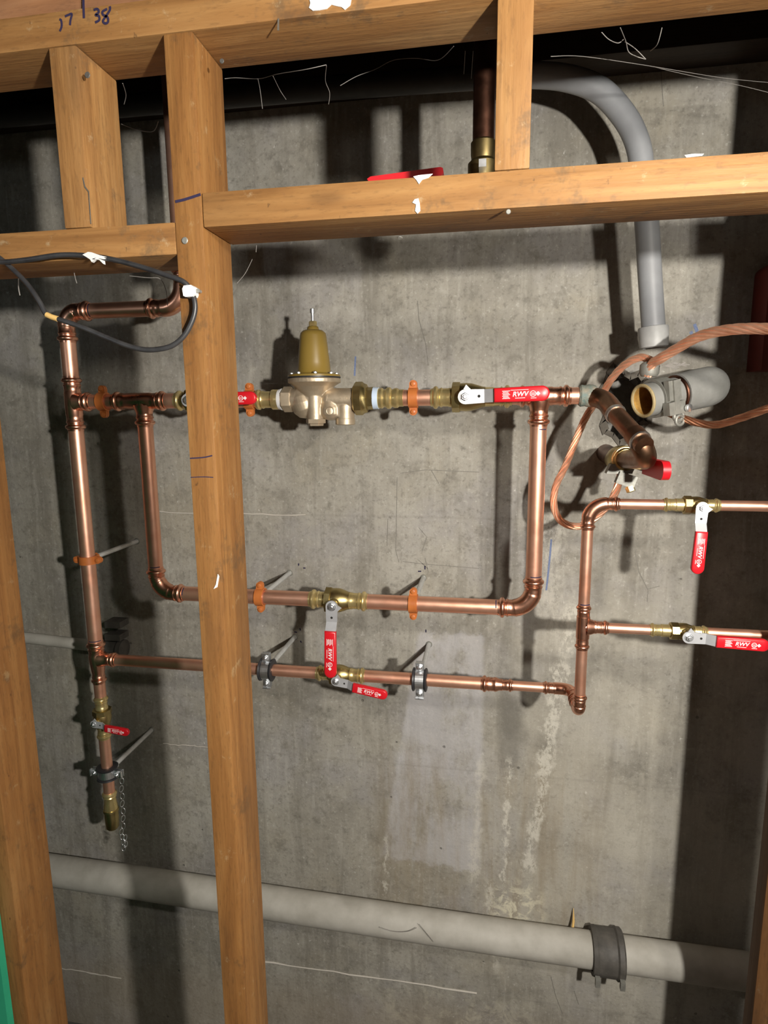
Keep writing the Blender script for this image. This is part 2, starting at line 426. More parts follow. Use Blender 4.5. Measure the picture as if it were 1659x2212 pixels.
def smooth_path(pts, n=8):
    """Catmull-Rom through the points"""
    pts = [V(p) for p in pts]; out = []
    for i in range(len(pts) - 1):
        p0, p1, p2, p3 = pts[max(i - 1, 0)], pts[i], pts[i + 1], pts[min(i + 2, len(pts) - 1)]
        for k in range(n):
            t = k / n
            out.append(.5 * ((2 * p1) + (p2 - p0) * t + (2 * p0 - 5 * p1 + 4 * p2 - p3) * t * t + (3 * p1 - p0 - 3 * p2 + p3) * t ** 3))
    out.append(pts[-1]); return out
def bend_path(a, c, b, rb, n=10):
    """a -> corner c -> b rounded with bend radius rb"""
    a, c, b = V(a), V(c), V(b)
    d1 = (a - c).normalized(); d2 = (b - c).normalized()
    ang = d1.angle(d2); tl = rb / math.tan(ang / 2)
    s = c + d1 * tl; ctr = c + (d1 + d2).normalized() * (rb / math.sin(ang / 2))
    u = (s - ctr).normalized(); axis = d1.cross(d2).normalized(); sweepa = pi - ang
    e = c + d2 * tl
    pts = [a]
    for k in range(n + 1):
        q = Matrix.Rotation(-sweepa * k / n, 3, axis) @ u
        p = ctr + q * rb
        pts.append(p)
    if (pts[-1] - e).length > 1e-4:   # rotated the wrong way
        pts = [a] + [ctr + (Matrix.Rotation(sweepa * k / n, 3, axis) @ u) * rb for k in range(n + 1)]
    pts.append(b); return pts
def dense(pts, stops):
    """resample a polyline so that it has points at the given arc lengths too"""
    pts = [V(p) for p in pts]; cum = [0]
    for i in range(len(pts) - 1): cum.append(cum[-1] + (pts[i + 1] - pts[i]).length)
    def at(s):
        for i in range(len(pts) - 1):
            if s <= cum[i + 1] + 1e-9:
                return pts[i].lerp(pts[i + 1], (s - cum[i]) / max(cum[i + 1] - cum[i], 1e-9))
        return pts[-1]
    ss = sorted(set([round(x, 6) for x in cum] + [round(x, 6) for x in stops if 0 <= x <= cum[-1]]))
    return [at(x) for x in ss], ss, cum[-1]
# press socket profile from the open end: (distance, extra radius)
def sock(r):
    k = r / .0175
    return [(0, .0010), (.004 * k, .0012), (.0065 * k, .0045 * k), (.0085 * k, .0056 * k), (.0115 * k, .0056 * k), (.0135 * k, .0042 * k),
            (.0155 * k, .0010), (.0185 * k, .0010), (.0200 * k, .0026 * k), (.0225 * k, .0026 * k), (.0245 * k, .0012), (.036 * k, .0012), (.038 * k, .0022)]
def sock_rad(s, r):
    pr = sock(r)
    for i in range(len(pr) - 1):
        if s <= pr[i + 1][0]:
            t = (s - pr[i][0]) / (pr[i + 1][0] - pr[i][0]); return r + pr[i][1] * (1 - t) + pr[i + 1][1] * t
    return r + pr[-1][1]
def fit_sweep(mb, path, r, ends=(True, True), n=24, r2=None):
    r2 = r2 or r
    _, _, tot = dense(path, [])
    st = []
    if ends[0]: st += [x for x, _ in sock(r)]
    if ends[1]: st += [tot - x for x, _ in sock(r2)]
    pts, ss, tot = dense(path, st)
    rad = []
    for s in ss:
        if ends[0] and (s < tot / 2 or not ends[1]): rad.append(sock_rad(s, r))
        elif ends[1]: rad.append(sock_rad(tot - s, r2))
        else: rad.append(r + .002)
    mb.sweep(pts, rad, n)
    return mb

# ------------------------------------------------------------------ setting
DW = 1.57
hole = []
hc = P(1352, 872, DW)
for k in range(22):
    a = 2 * pi * k / 22
    rr = 1 + .16 * math.sin(3 * a + 1) + .12 * math.sin(7 * a)
    hole.append(V((hc.x + .062 * rr * math.cos(a), DW, hc.z + .082 * rr * math.sin(a))))
outer = [V((-2.6, DW, 0)), V((2.2, DW, 0)), V((2.2, DW, 2.95)), V((-2.6, DW, 2.95))]
allv = outer + hole
tris = tessellate_polygon([outer, hole])
mb = MB(); mb.v = list(allv); mb.f = [tuple(t) for t in tris]
i0 = len(mb.v)
for p in hole: mb.v.append(p + V((0, .14, 0)))
for k in range(22): mb.f.append((4 + k, 4 + (k + 1) % 22, i0 + (k + 1) % 22, i0 + k))
mb.f.append(tuple(range(i0, i0 + 22)))
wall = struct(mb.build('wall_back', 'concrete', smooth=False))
wall['label'] = 'stained grey poured concrete wall behind the pipes'
mb = MB()
for k in range(22):                     # broken lip of the hole
    a = hole[k]; b = hole[(k + 1) % 22]
    m_ = (a + b) / 2
    out_ = (m_ - hc); out_.y = 0; out_.normalize()
    mb.box(m_ + V((0, .012, 0)) - out_ * .002, (b - a) * .52, V((0, .016, 0)), out_ * (.005 + .007 * random.random()))
struct(mb.build('hole_rim', 'rubble', wall))
# thin fins of concrete where the form boards met
def ridge(u0, v0, u1, v1, w, zfix):
    a, b = P(u0, v0, DW), P(u1, v1, DW); n = 14; pts = []
    for k in range(n + 1):
        q = a.lerp(b, k / n); q.z = H + zfix + .0025 * random.uniform(-1, 1); pts.append(q)
    mb = MB(); mb.sweep(pts, [w * random.uniform(.5, 1) for _ in pts], 6)
    o = mb.build('form_ridge', 'plaster', wall); return o
ridge(345, 1105, 660, 1113, .0022, -.280)
ridge(352, 1604, 470, 1612, .0015, -.990)
ridge(560, 2078, 1030, 2143, .0035, -1.705)
ridge(110, 2085, 262, 2114, .003, -1.85)
# marks drawn on the wall
def marks(name, mat, strokes, w, d=DW, parent=None, nrm=(0, -1, 0)):
    mb = MB()
    for s in strokes: mb.ribbon([P(u, v, d) for u, v in s], w, nrm)
    return mb.build(name, mat, parent, smooth=False)
marks('chalk_mark', 'chalk', [[(768, 770), (767, 790), (766, 812)], [(1191, 1165), (1188, 1200), (1184, 1240), (1180, 1275)]], .0045, parent=wall)
marks('chalk_mark', 'chalk', [[(1500, 700), (1508, 722), (1514, 738)], [(1492, 716), (1500, 735)]], .007, parent=wall)
marks('pencil_mark', 'pencil', [[(865, 1022), (920, 1015), (1035, 1020)], [(838, 1120), (836, 1180)], [(858, 1030), (855, 1190), (862, 1215)], [(905, 1140), (922, 1160), (912, 1190)],
      [(932, 1016), (948, 1045)], [(870, 1213), (912, 1218), (1035, 1228)], [(918, 1205), (925, 1235)], [(902, 1208), (924, 1228)]], .0016, parent=wall)
marks('pencil_mark', 'ink', [[(918, 1222), (918, 1230)], [(903, 1234), (910, 1234)], [(645, 1217), (645, 1222)], [(655, 1227), (660, 1227)], [(636, 1365), (642, 1366)], [(648, 1357), (649, 1362)],
      [(920, 1360), (920, 1366)], [(649, 1384), (651, 1388)]], .0035, parent=wall)
marks('crack', 'pencil', [[(1372, 1190), (1380, 1235), (1400, 1275), (1398, 1300)], [(1400, 1272), (1425, 1266)], [(902, 650), (905, 690), (920, 745), (925, 790)],
      [(1428, 155), (1430, 190), (1433, 230)], [(1190, 2110), (1200, 2150), (1215, 2190)], [(1240, 2140), (1250, 2170)]], .0018, parent=wall)

mb = MB(); mb.box((-.2, -.6, -.03), (2.4, 0, 0), (0, 2.3, 0), (0, 0, .03)); struct(mb.build('floor', 'floor', smooth=False))
mb = MB(); mb.box((-.2, -.6, 2.98), (2.4, 0, 0), (0, 2.3, 0), (0, 0, .03))
ceil = struct(mb.build('ceiling', 'wood_dark', smooth=False))
mb = MB(); mb.box((-.2, -1.005, H + .60), (2.4, 0, 0), (0, 1.895, 0), (0, 0, .048)); struct(mb.build('ceiling_room', 'room', smooth=False))
mb = MB(); mb.box((-2.63, -.6, 1.48), (.03, 0, 0), (0, 2.3, 0), (0, 0, 1.5)); struct(mb.build('wall_left', 'room', smooth=False))
mb = MB(); mb.box((2.23, -.6, 1.48), (.03, 0, 0), (0, 2.3, 0), (0, 0, 1.5)); struct(mb.build('wall_right', 'room', smooth=False))
mb = MB(); mb.box((-.2, -2.93, 1.48), (2.4, 0, 0), (0, .03, 0), (0, 0, 1.5)); struct(mb.build('wall_front', 'room', smooth=False))

# ------------------------------------------------------------------ timber frame
DF, DB = .80, .89
def board(name, x0, x1, y0, y1, z0, z1, mat, label, bev=.0022):
    """a sawn board, ends in metres; z measured from the floor"""
    c = V(((x0 + x1) / 2, (y0 + y1) / 2, z0))
    bm = bmesh.new()
    bmesh.ops.create_cube(bm, size=1)
    for v in bm.verts:
        v.co.x *= (x1 - x0); v.co.y *= (y1 - y0); v.co.z = (v.co.z + .5) * (z1 - z0)
    bmesh.ops.bevel(bm, geom=list(bm.edges), offset=bev, segments=2, affect='EDGES', profile=.6)
    me = bpy.data.meshes.new(name); bm.to_mesh(me); bm.free()
    me.polygons.foreach_set('use_smooth', [True] * len(me.polygons)); me.set_sharp_from_angle(angle=math.radians(50))
    me.materials.append(M[mat])
    o = bpy.data.objects.new(name, me); col.objects.link(o); o.location = c; o['_o'] = tuple(c)
    return tag(o, label, 'lumber')
ZP = H + .4675
plate = board('top_plate', -1.7, 1.7, DF, DB, ZP, ZP + .0405, 'wood_h', 'long level timber top plate marked 17 and 38')
plate2 = board('top_plate', -1.7, 1.7, DF + .004, DB, ZP + .0420, ZP + .0805, 'wood_pink', 'timber plate lying on the marked top plate')
stud_m = board('wall_stud', -.413, -.374, DF, DB, .040, ZP - .0005, 'wood_stud', 'full height timber stud with the white cable staple on it')
stud_l = board('wall_stud', -.824, -.785, DF, DB, .040, ZP - .0005, 'wood_stud_old', 'full height timber stud beside the green wallboard')
board('wall_stud', .842, .881, DF, DB, .040, ZP - .0005, 'wood_v', 'full height timber stud beyond the end of the dripped rail')
board('plank', .529, .72, 1.12, 1.158, .0005, 2.94, 'wood_brown', 'dark wooden plank standing upright past the drain pipe coupling')
board('bottom_plate', -1.7, 2.0, DF, DB, .0005, .0395, 'wood_h', 'timber bottom plate on the floor under the studs')
rail_r = board('header_rail', -.373, .8415, DF, DB, H + .2365, H + .2790, 'wood_h', 'level timber rail with white paint drips between two studs')
rail_l = board('header_rail', -.784, -.4135, DF, DB, H + .2050, H + .2455, 'wood_h', 'short level timber rail with the black cable hanging under it')
crip_l = board('cripple_stud', -.574, -.535, DF, DB, H + .246, ZP - .0005, 'wood_v', 'short upright timber with a split foot above the cable rail')
crip_r = board('cripple_stud', .0005, .0415, DF, DB, H + .2795, ZP - .0005, 'wood_v', 'short upright timber beside the browned copper drop pipe')
board('shade_beam', -2.55, 2.15, 1.475, 1.569, H + .725, 2.94, 'wood_dark', 'added near-black beam giving the shade along the top of the concrete wall')  # beam added for darkness; its black stands for shade above the wall
gb = MB(); gb.box((-1.19, DF - .0075, 1.1), (.376, 0, 0), (0, .0065, 0), (0, 0, 1.05))
tag(gb.build('wallboard', 'green', smooth=False), 'green moisture resistant wallboard sheet on the front of the frame', 'wallboard')

# writing and marks on the timber
def ink(name, strokes, w, parent, d=DF, mat='ink', nrm=(0, -1, 0)):
    mb = MB()
    for s in strokes: mb.ribbon(smooth_path([P(u, v, d) for u, v in s], 5), w, nrm, .0006)
    return mb.build(name, mat, parent, smooth=False)
ink('numeral', [[(129, 42), (133, 45), (134, 57), (130, 68)], [(141, 36), (148, 33), (156, 31), (153, 44), (152, 55)]], .0028, plate)
ink('numeral', [[(203, 22), (211, 20), (214, 27), (207, 33), (214, 35), (215, 44), (206, 49)], [(232, 20), (222, 26), (224, 33), (233, 38), (234, 48), (228, 51), (223, 46), (230, 35), (238, 22), (238, 14)]], .0030, plate)
ink('dividing_line', [[(181, -8), (181, 10), (182, 40)]], .0032, plate)
ink('pencil_line', [[(379, 436), (400, 431), (434, 420)]], .0035, stud_m)
ink('pencil_line', [[(411, 990), (440, 988), (459, 984)]], .0018, stud_m)
ink('pencil_line', [[(412, 1031), (440, 1030), (461, 1031)]], .0012, stud_m)
def splash(name, parent, polys, d=DF, mat='white_paint', t=.0012, nrm=(0, -1, 0)):
    mb = MB(); nrm = V(nrm)
    for poly in polys:
        pts = [P(u, v, d) for u, v in poly]; i = len(mb.v); n = len(pts)
        mb.v += [p for p in pts] + [p + nrm * t for p in pts]
        mb.f.append(tuple(range(i + n, i + 2 * n)))
        for k in range(n): mb.f.append((i + k, i + (k + 1) % n, i + n + (k + 1) % n, i + n + k))
    return mb.build(name, mat, parent, smooth=False)
splash('paint_splash', rail_r, [[(893, 382), (905, 379), (935, 376), (925, 385), (912, 389), (905, 398), (900, 390)],
       [(896, 431), (904, 429), (907, 440), (908, 456), (902, 462), (897, 456), (899, 442), (891, 438)]])
splash('paint_splash', rail_r, [[(1478, 336), (1498, 333), (1520, 333), (1516, 337), (1490, 340), (1482, 341)]])
splash('paint_splash', plate, [[(668, -4), (760, -4), (757, 12), (745, 22), (738, 16), (727, 14), (716, 11), (706, 20), (690, 23), (676, 24), (668, 18), (671, 8)]])
splash('paint_splash', stud_m, [[(467, 1262), (471, 1240), (474, 1245), (470, 1268), (462, 1272)]])
splash('split', crip_l, [[(178.5, 385), (180, 383), (184.5, 403), (192.5, 413), (197.5, 484), (196, 484), (191, 415), (182.5, 405)]], mat='rubble', t=.0006)
splash('split', plate, [[(600, 40), (603, 40), (603, 66), (599, 66)]], mat='rubble', t=.0004)
def nail(parent, u, v, d=DF, r=.0045, mat='galv', nrm=(0, -1, 0)):
    mb = MB(); mb.lathe(P(u, v, d), nrm, [(0, r * .8), (.0012, r), (.002, r * .8)], 12)
    return mb.build('nail_head', mat, parent)
nail(stud_m, 400, 520); nail(stud_m, 480, 133, mat='drain_hub', r=.003); nail(crip_l, 190, 163, DF, .004, 'drain_hub')
nail(rail_r, 1098, 458, DF, .003); nail(rail_r, 864, 512, DB - .01, .004, nrm=(0, -.3, -1))
# wooden splinter by the drain
mb = MB(); mb.sweep([P(1236, 2012, 1.54), P(1239, 1990, 1.55), P(1239, 1962, 1.562)], [.004, .0035, .0006], 6)
tag(mb.build('wood_splinter', 'yellow'), 'thin orange wood splinter standing above the drain pipe', 'splinter')

# ------------------------------------------------------------------ pipework
D = 1.35
RB, R1, R3 = .0175, .0143, .0111
XR, XL, XB = -.987, -.804, .1035
ZU, ZT, ZB, ZL = H + .0235, H + .2320, H - .4435, H - .6290
DS = 1.24; XS = .196; ZS1 = H - .1870; ZS2 = H - .4405
def X_at(u, v, d=D): return P(u, v, d).x
def Z_at(u, v, d=D): return P(u, v, d).z
def pipe(a, b, r, label, mat='copper', name='copper_pipe'):
    mb = MB(); mb.sweep([a, V(a).lerp(V(b), .5), b], r, 28)
    return tag(mb.build(name, mat), label, 'pipe')
def ring_mark(o, p, ax, r, mid, half=.9):
    """felt pen line part of the way round a pipe"""
    ax = V(ax); mid = V(mid).normalized(); side = ax.cross(mid); mb = MB(); i0 = len(mb.v); n = 10
    for k in range(n + 1):
        t = -half + 2 * half * k / n; d = mid * math.cos(t) + side * math.sin(t)
        for w in (-.0011, .0011): mb.v.append(V(p) + d * (r + .0003) + ax * w)
    for k in range(n): mb.f.append((i0 + 2 * k, i0 + 2 * k + 1, i0 + 2 * k + 3, i0 + 2 * k + 2))
    return mb.build('pen_mark', 'ink', o, smooth=False)
def elbow(a, c, b, r, label, rb=None, mat='copper_fit', r2=None):
    mb = MB(); fit_sweep(mb, bend_path(a, c, b, rb or r * 2.0), r, (True, True), r2=r2)
    return tag(mb.build('pipe_elbow', mat), label, 'pipe fitting')
def tee(c, a, b, br, r, rbr, label, r2=None):
    o = thing('pipe_tee', label, 'pipe fitting', V(c))
    mb = MB(); fit_sweep(mb, [a, c, b], r, (True, True), r2=r2); mb.build('run', 'copper_fit', o)
    mb = MB(); d = (V(br) - V(c)).normalized()
    fit_sweep(mb, [V(c) + d * r * .3, br], rbr, (False, True))
    # flare where the branch leaves the run
    mb.lathe(V(c) + d * r * .55, d, [(0, rbr + .007), (.008, rbr + .005), (.015, rbr + .0022), (.020, rbr + .0012)], 24, cap=(False, False))
    mb.build('branch', 'copper_fit', o)
    return o
def xz(x, z, d=D): return V((x, d, z))

# -- tall riser and the run above it
z1 = Z_at(141, 741); x1 = X_at(196, 671)
elbow(xz(XR, z1), xz(XR, ZT), xz(x1, ZT), RB, 'copper elbow at the top of the tall riser behind the cable loop')
x2 = X_at(319, 668)
_p = pipe(xz(x1 - .01, ZT), xz(x2 + .01, ZT), RB, 'short level copper pipe joining two elbows at the top')
ring_mark(_p, xz(x1 + .004, ZT), (1, 0, 0), RB, (0, -1, 0), 1.0)
XT = -.688
elbow(xz(x2, ZT), xz(XT, ZT), xz(XT, ZT + .088), RB, 'copper elbow turning upward behind the stapled stud', rb=.048)
pipe(xz(XT, ZT + .08), xz(XT, 2.94), RB, 'copper pipe rising behind the stapled stud to the ceiling')
zt1, zt2 = Z_at(150, 813), Z_at(160, 931)
pipe(xz(XR, z1 + .01), xz(XR, zt1 - .01), RB, 'short upright copper pipe above the tee of the tall riser')
xt1 = X_at(198, 868)
tee(xz(XR, ZU), xz(XR, zt1), xz(XR, zt2), xz(xt1, ZU), RB, RB, 'copper tee where the tall riser meets the regulator line')
xl1, xl2, zl1 = X_at(246, 868), X_at(359, 866), Z_at(313, 922)
pipe(xz(xt1 - .01, ZU), xz(xl1 + .01, ZU), RB, 'short level copper pipe in the orange hanger between two tees')
tee(xz(XL, ZU), xz(xl1, ZU), xz(xl2, ZU), xz(XL, zl1), RB, RB, 'copper tee dropping to the bypass beside the stapled stud')
zt3, zt4 = Z_at(209, 1385), Z_at(219, 1475)
_p = pipe(xz(XR, zt2 + .01), xz(XR, zt3 - .01), RB, 'long upright copper riser pipe held by an orange hanger')
ring_mark(_p, xz(XR, zt3 + .004), (0, 0, 1), RB, (.5, -.9, 0))
xt2 = X_at(252, 1427)
tee(xz(XR, ZL), xz(XR, zt3), xz(XR, zt4), xz(xt2, ZL), RB, R1, 'copper reducing tee between the tall riser and lower line', r2=R1)
# -- bypass loop
ze1 = Z_at(336, 1226); xe1 = X_at(398, 1288)
_p = pipe(xz(XL, zl1 + .01), xz(XL, ze1 - .01), RB, 'upright copper bypass pipe between the riser and stapled stud')
ring_mark(_p, xz(XL, ze1 + .004), (0, 0, 1), RB, (.4, -.9, 0), .7)
elbow(xz(XL, ze1), xz(XL, ZB), xz(xe1, ZB), RB, 'copper elbow at the foot of the bypass beside the stapled stud', rb=.046)
xv3a, xv3b = X_at(669, 1295), X_at(795, 1298)
_p = pipe(xz(xe1 - .01, ZB), xz(xv3a + .01, ZB), RB, 'level copper bypass pipe passing behind the stapled stud')
ring_mark(_p, xz(xe1 + .004, ZB), (1, 0, 0), RB, (0, -.8, .6), .6)
xe2 = X_at(1075, 1311); ze2 = Z_at(1153, 1247)
_p = pipe(xz(xv3b - .01, ZB), xz(xe2 + .01, ZB), RB, 'level copper bypass pipe between its valve and the corner elbow')
ring_mark(_p, xz(xe2 - .004, ZB), (1, 0, 0), RB, (0, -.7, .7), .6)
elbow(xz(xe2, ZB), xz(XB, ZB), xz(XB, ze2), RB, 'copper elbow at the bypass corner below the large valve', rb=.046)
zt5 = Z_at(1164, 921)
_p = pipe(xz(XB, ze2 - .01), xz(XB, zt5 + .01), RB, 'long upright copper bypass pipe under the large horizontal valve handle')
ring_mark(_p, xz(XB, ze2 + .004), (0, 0, 1), RB, (.3, -.9, 0), .8); ring_mark(_p, xz(XB, zt5 - .006), (0, 0, 1), RB, (.5, -.9, 0), .5)
xt3a, xt3b = X_at(1118, 857), X_at(1233, 857)
tee(xz(XB, ZU), xz(xt3a, ZU), xz(xt3b, ZU), xz(XB, zt5), RB, RB, 'copper tee at the tip of the long horizontal red handle')
# -- lower line
xv4a, xv4b = X_at(684, 1457), X_at(789, 1462)
pipe(xz(xt2 - .01, ZL), xz(xv4a + .01, ZL), R1, 'level lower copper pipe from the riser past the stapled stud')
xrd0, xrd1 = X_at(1039, 1472), X_at(1108, 1476)
pipe(xz(xv4b - .01, ZL), xz(xrd0 + .01, ZL), R1, 'level lower copper pipe between its valve and the reducer')
mb = MB(); fit_sweep(mb, [xz(xrd0, ZL), xz((xrd0 * .48 + xrd1 * .52) - .004, ZL), xz((xrd0 * .48 + xrd1 * .52) + .004, ZL), xz(xrd1, ZL)], R1, (True, True), r2=R3)
tag(mb.build('pipe_reducer', 'copper_fit'), 'copper reducing coupling in the lower line', 'pipe fitting')
xe3 = X_at(1173, 1481)
pipe(xz(xrd1 - .008, ZL), xz(xe3 + .008, ZL), R3, 'short thin copper pipe between the reducer and offset elbow')
mid_y = (D + DS) / 2
elbow(xz(xe3, ZL), xz(XS, ZL), V((XS, mid_y + .003, ZL)), R3, 'small copper offset elbow turning out from the lower line', rb=.024)
zs0 = Z_at(1250, 1500, DS)
elbow(V((XS, mid_y - .003, ZL)), V((XS, DS, ZL)), V((XS, DS, zs0)), R3, 'small copper elbow at the foot of the thin riser', rb=.024)
mb = MB(); mb.sweep([V((XS, mid_y + .012, ZL)), V((XS, mid_y, ZL)), V((XS, mid_y - .012, ZL))], R3, 20)
tag(mb.build('copper_nipple', 'copper'), 'short copper nipple joining the two offset elbows', 'pipe')
zs1, zs2 = Z_at(1257, 1402, DS), Z_at(1263, 1307, DS)
pipe(V((XS, DS, zs0 - .008)), V((XS, DS, zs1 + .008)), R3, 'thin upright copper pipe between the offset elbow and branch tee')
xs1 = X_at(1314, 1357, DS)
tee(V((XS, DS, ZS2)), V((XS, DS, zs1)), V((XS, DS, zs2)), V((xs1, DS, ZS2)), R3, R3, 'small copper tee feeding the sideways handled valve')
zs3 = Z_at(1275, 1144, DS)
_p = pipe(V((XS, DS, zs2 - .008)), V((XS, DS, zs3 + .008)), R3, 'thin upright copper pipe above the small branch tee')
ring_mark(_p, V((XS, DS, zs2 + .003)), (0, 0, 1), R3, (.2, -1, 0), 1.0)
xs2 = X_at(1338, 1088, DS)
elbow(V((XS, DS, zs3)), V((XS, DS, ZS1)), V((xs2, DS, ZS1)), R3, 'small copper elbow at the top of the thin riser', rb=.034)
xv5a, xv5b = X_at(1432, 1091, DS), X_at(1554, 1094, DS)
xv6a, xv6b = X_at(1403, 1362, DS), X_at(1527, 1363, DS)
RS = .0102
pipe(V((xs2 - .008, DS, ZS1)), V((xv5a + .008, DS, ZS1)), RS, 'thin level copper pipe before the hanging handled valve')
pipe(V((xv5b - .008, DS, ZS1)), V((1.5, DS, ZS1)), RS, 'thin level copper pipe running on past the hanging handled valve')
pipe(V((xs1 - .008, DS, ZS2)), V((xv6a + .008, DS, ZS2)), RS, 'thin level copper pipe before the sideways handled valve')
pipe(V((xv6b - .008, DS, ZS2)), V((1.5, DS, ZS2)), RS, 'thin level copper pipe running on past the sideways handled valve')
# -- drain leg of the riser
zv7a, zv7b = Z_at(222, 1504), Z_at(230, 1595)
pipe(xz(XR, zt4 + .008), xz(XR, zv7a - .008), R1, 'short upright copper pipe above the riser drain valve')
zc0 = Z_at(238, 1710); zc1 = Z_at(241, 1748); zc2 = Z_at(243, 1792)
pipe(xz(XR, zv7b + .008), xz(XR, zc0 - .006), R1, 'short upright copper pipe below the riser drain valve')

# ------------------------------------------------------------------ ball valves
_txt = {}
def text_mesh(s):
    if s in _txt: return _txt[s]
    cu = bpy.data.curves.new('lettering', 'FONT'); cu.body = s; cu.size = 1; cu.align_x = 'CENTER'; cu.align_y = 'CENTER'; cu.extrude = .012; cu.shear = .2; cu.offset = .02
    o = bpy.data.objects.new('tmp', cu); col.objects.link(o)
    dg = bpy.context.evaluated_depsgraph_get(); dg.update()
    me = bpy.data.meshes.new_from_object(o.evaluated_get(dg))
    bpy.data.objects.remove(o); bpy.data.curves.remove(cu)
    vs = [v.co.copy() for v in me.vertices]; fs = [tuple(p.vertices) for p in me.polygons]
    bpy.data.meshes.remove(me)
    _txt[s] = (vs, fs); return _txt[s]
def add_text(mb, s, o, ex, ey, ez, size):
    vs, fs = text_mesh(s); i = len(mb.v)
    for v in vs: mb.v.append(V(o) + V(ex) * (v.x * size) + V(ey) * (v.y * size) + V(ez) * (v.z * size))
    mb.f += [tuple(i + k for k in f) for f in fs]

def lever(o, stem, s, h, L_, k, grip_label, tilt=0.0, tab=1):
    """lever of a ball valve: stem = where the stem leaves the body, s = stem direction, h = lever direction"""
    s = V(s).normalized(); h = (V(h) - s * V(h).dot(s)).normalized()
    w = s.cross(h)                       # across the lever
    base = V(stem) + s * .016 * k
    hw = .0135 * k
    # flat plate with rounded end and a stop tab, cranked towards the grip
    pl = [(math.cos(a) * hw * 1.05, math.sin(a) * hw * 1.05) for a in [pi / 2 + pi * j / 10 for j in range(11)]]
    xp = .036 * k
    poly = [(-.3 * hw, hw * 1.05), (-.2 * hw, hw * 1.65), (.75 * hw, hw * 1.0)] if tab > 0 else []
    poly2 = [(p[0], p[1]) for p in pl]
    plate_poly = poly2 + [(xp, -hw * .95), (xp, hw * .95)]
    if tab: plate_poly = plate_poly + [(.8 * hw, hw), (.15 * hw, hw * 1.7), (-.25 * hw, hw * 1.05)]
    mb = MB(); mb.prism(plate_poly, base, h, w, s, .0028 * k)
    xg = .056 * k; off = .012 * k
    a = base + h * xp; b = base + h * xg + s * off
    dirn = (b - a).normalized(); up2 = dirn.cross(w).normalized()
    mb.box((a + b) / 2 + s * .0014 * k, (b - a) / 2 * 1.04, w * hw * .93, s * .0014 * k)
    c2 = b; e2 = base + h * (L_ * .8) + s * off
    mb.box((c2 + e2) / 2 + s * .0014 * k, (e2 - c2) / 2, w * hw * .8, s * .0013 * k)
    lv = mb.build('lever', 'lever', o, smooth=False)
    mb = MB(); mb.lathe(base + h * .026 * k + s * .0029 * k, s, [(0, .0028 * k), (.0002, .0028 * k)], 12); mb.build('lever_hole', 'dark', lv)
    # nut and stem end
    mb = MB()
    mb.lathe(V(stem) - s * .004 * k, s, [(0, .010 * k), (.012 * k, .010 * k), (.012 * k, .008 * k), (.019 * k, .008 * k)], 20)
    mb.build('stem', 'old_brass', o)
    mb = MB(); mb.lathe(base + s * .0028 * k, s, [(0, .0098 * k), (.0012 * k, .0098 * k)], 20)
    mb.lathe(base + s * .004 * k, s, [(0, .0078 * k), (.0045 * k, .0078 * k), (.0055 * k, .0068 * k)], 6)
    mb.lathe(base + s * .009 * k, s, [(0, .0042 * k), (.0028 * k, .0042 * k), (.0036 * k, .0034 * k)], 14)
    mb.build('lever_nut', 'zinc', o)
    # dipped vinyl grip with rounded end
    g0 = xg - .002 * k; g1 = L_; gw0 = .0132 * k; gw1 = .0142 * k; gt = .0068 * k
    n = 12; out = [(g0, -gw0), (g1 - gw1, -gw1)] + [(g1 - gw1 + gw1 * math.cos(t), gw1 * math.sin(t)) for t in [-pi / 2 + pi * j / n for j in range(1, n)]] + [(g1 - gw1, gw1), (g0, gw0)]
    cx = sum(p[0] for p in out) / len(out); bev = .003 * k
    def inset(p, e): 
        q = list(p)
        q[1] = p[1] * (1 - e / gw1) if abs(p[1]) > 1e-6 else 0
        q[0] = p[0] + e if p[0] < cx else p[0] - e * max(0, (p[0] - (g1 - gw1)) / gw1)
        return q
    layers = [(-gt, bev), (-gt + bev * .35, bev * .3), (-gt + bev, 0), (gt - bev, 0), (gt - bev * .35, bev * .3), (gt, bev)]
    mb = MB(); go = base + s * (off + .0014 * k); rings = []
    for hh, e in layers:
        rings.append(len(mb.v))
        for p in out:
            q = inset(p, e); mb.v.append(go + h * q[0] + w * q[1] + s * hh)
    m_ = len(out)
    for i in range(len(rings) - 1):
        for j in range(m_): mb.f.append((rings[i] + j, rings[i] + (j + 1) % m_, rings[i + 1] + (j + 1) % m_, rings[i + 1] + j))
    mb.f.append(tuple(reversed(range(rings[0], rings[0] + m_)))); mb.f.append(tuple(range(rings[-1], rings[-1] + m_)))
    gr = mb.build('grip', 'red', o, ang=50); gr['label'] = grip_label
    # white print: maker letters, small lines, ring and diamond
    top = go + s * (gt + .0002)
    gl = g1 - g0; mb = MB(); at = lambda f: top + h * (g0 + gl * f)
    add_text(mb, 'RWV', at(.47), h, w, s, .0125 * k)
    def bar(f0, f1, y, t): mb.box(at((f0 + f1) / 2) + w * y, h * (gl * (f1 - f0) / 2), w * t / 2, s * .0002)
    bar(.38, .56, -.0068 * k, .0010 * k); bar(.30, .62, .0080 * k, .0008 * k)
    for q, y in enumerate((.0068, .0045, .0022, -.0001, -.0024, -.0047, -.0070)): bar(.15 + .01 * (q % 2), .29 - .015 * ((q * 2) % 3), y * k, .0011 * k)
    mb.torus(at(.70), s, .0052 * k, .0007 * k, 18, 5)
    bar(.665, .735, .001 * k, .001 * k); bar(.665, .735, -.0018 * k, .001 * k)
    bar(.66, .76, -.0078 * k, .001 * k)
    dm = .0042 * k; mb.prism([(-dm, 0), (0, -dm), (dm, 0), (0, dm)], at(.79), h, w, s, .0003)
    mb.build('lettering', 'white_print', gr, smooth=False)
    return gr
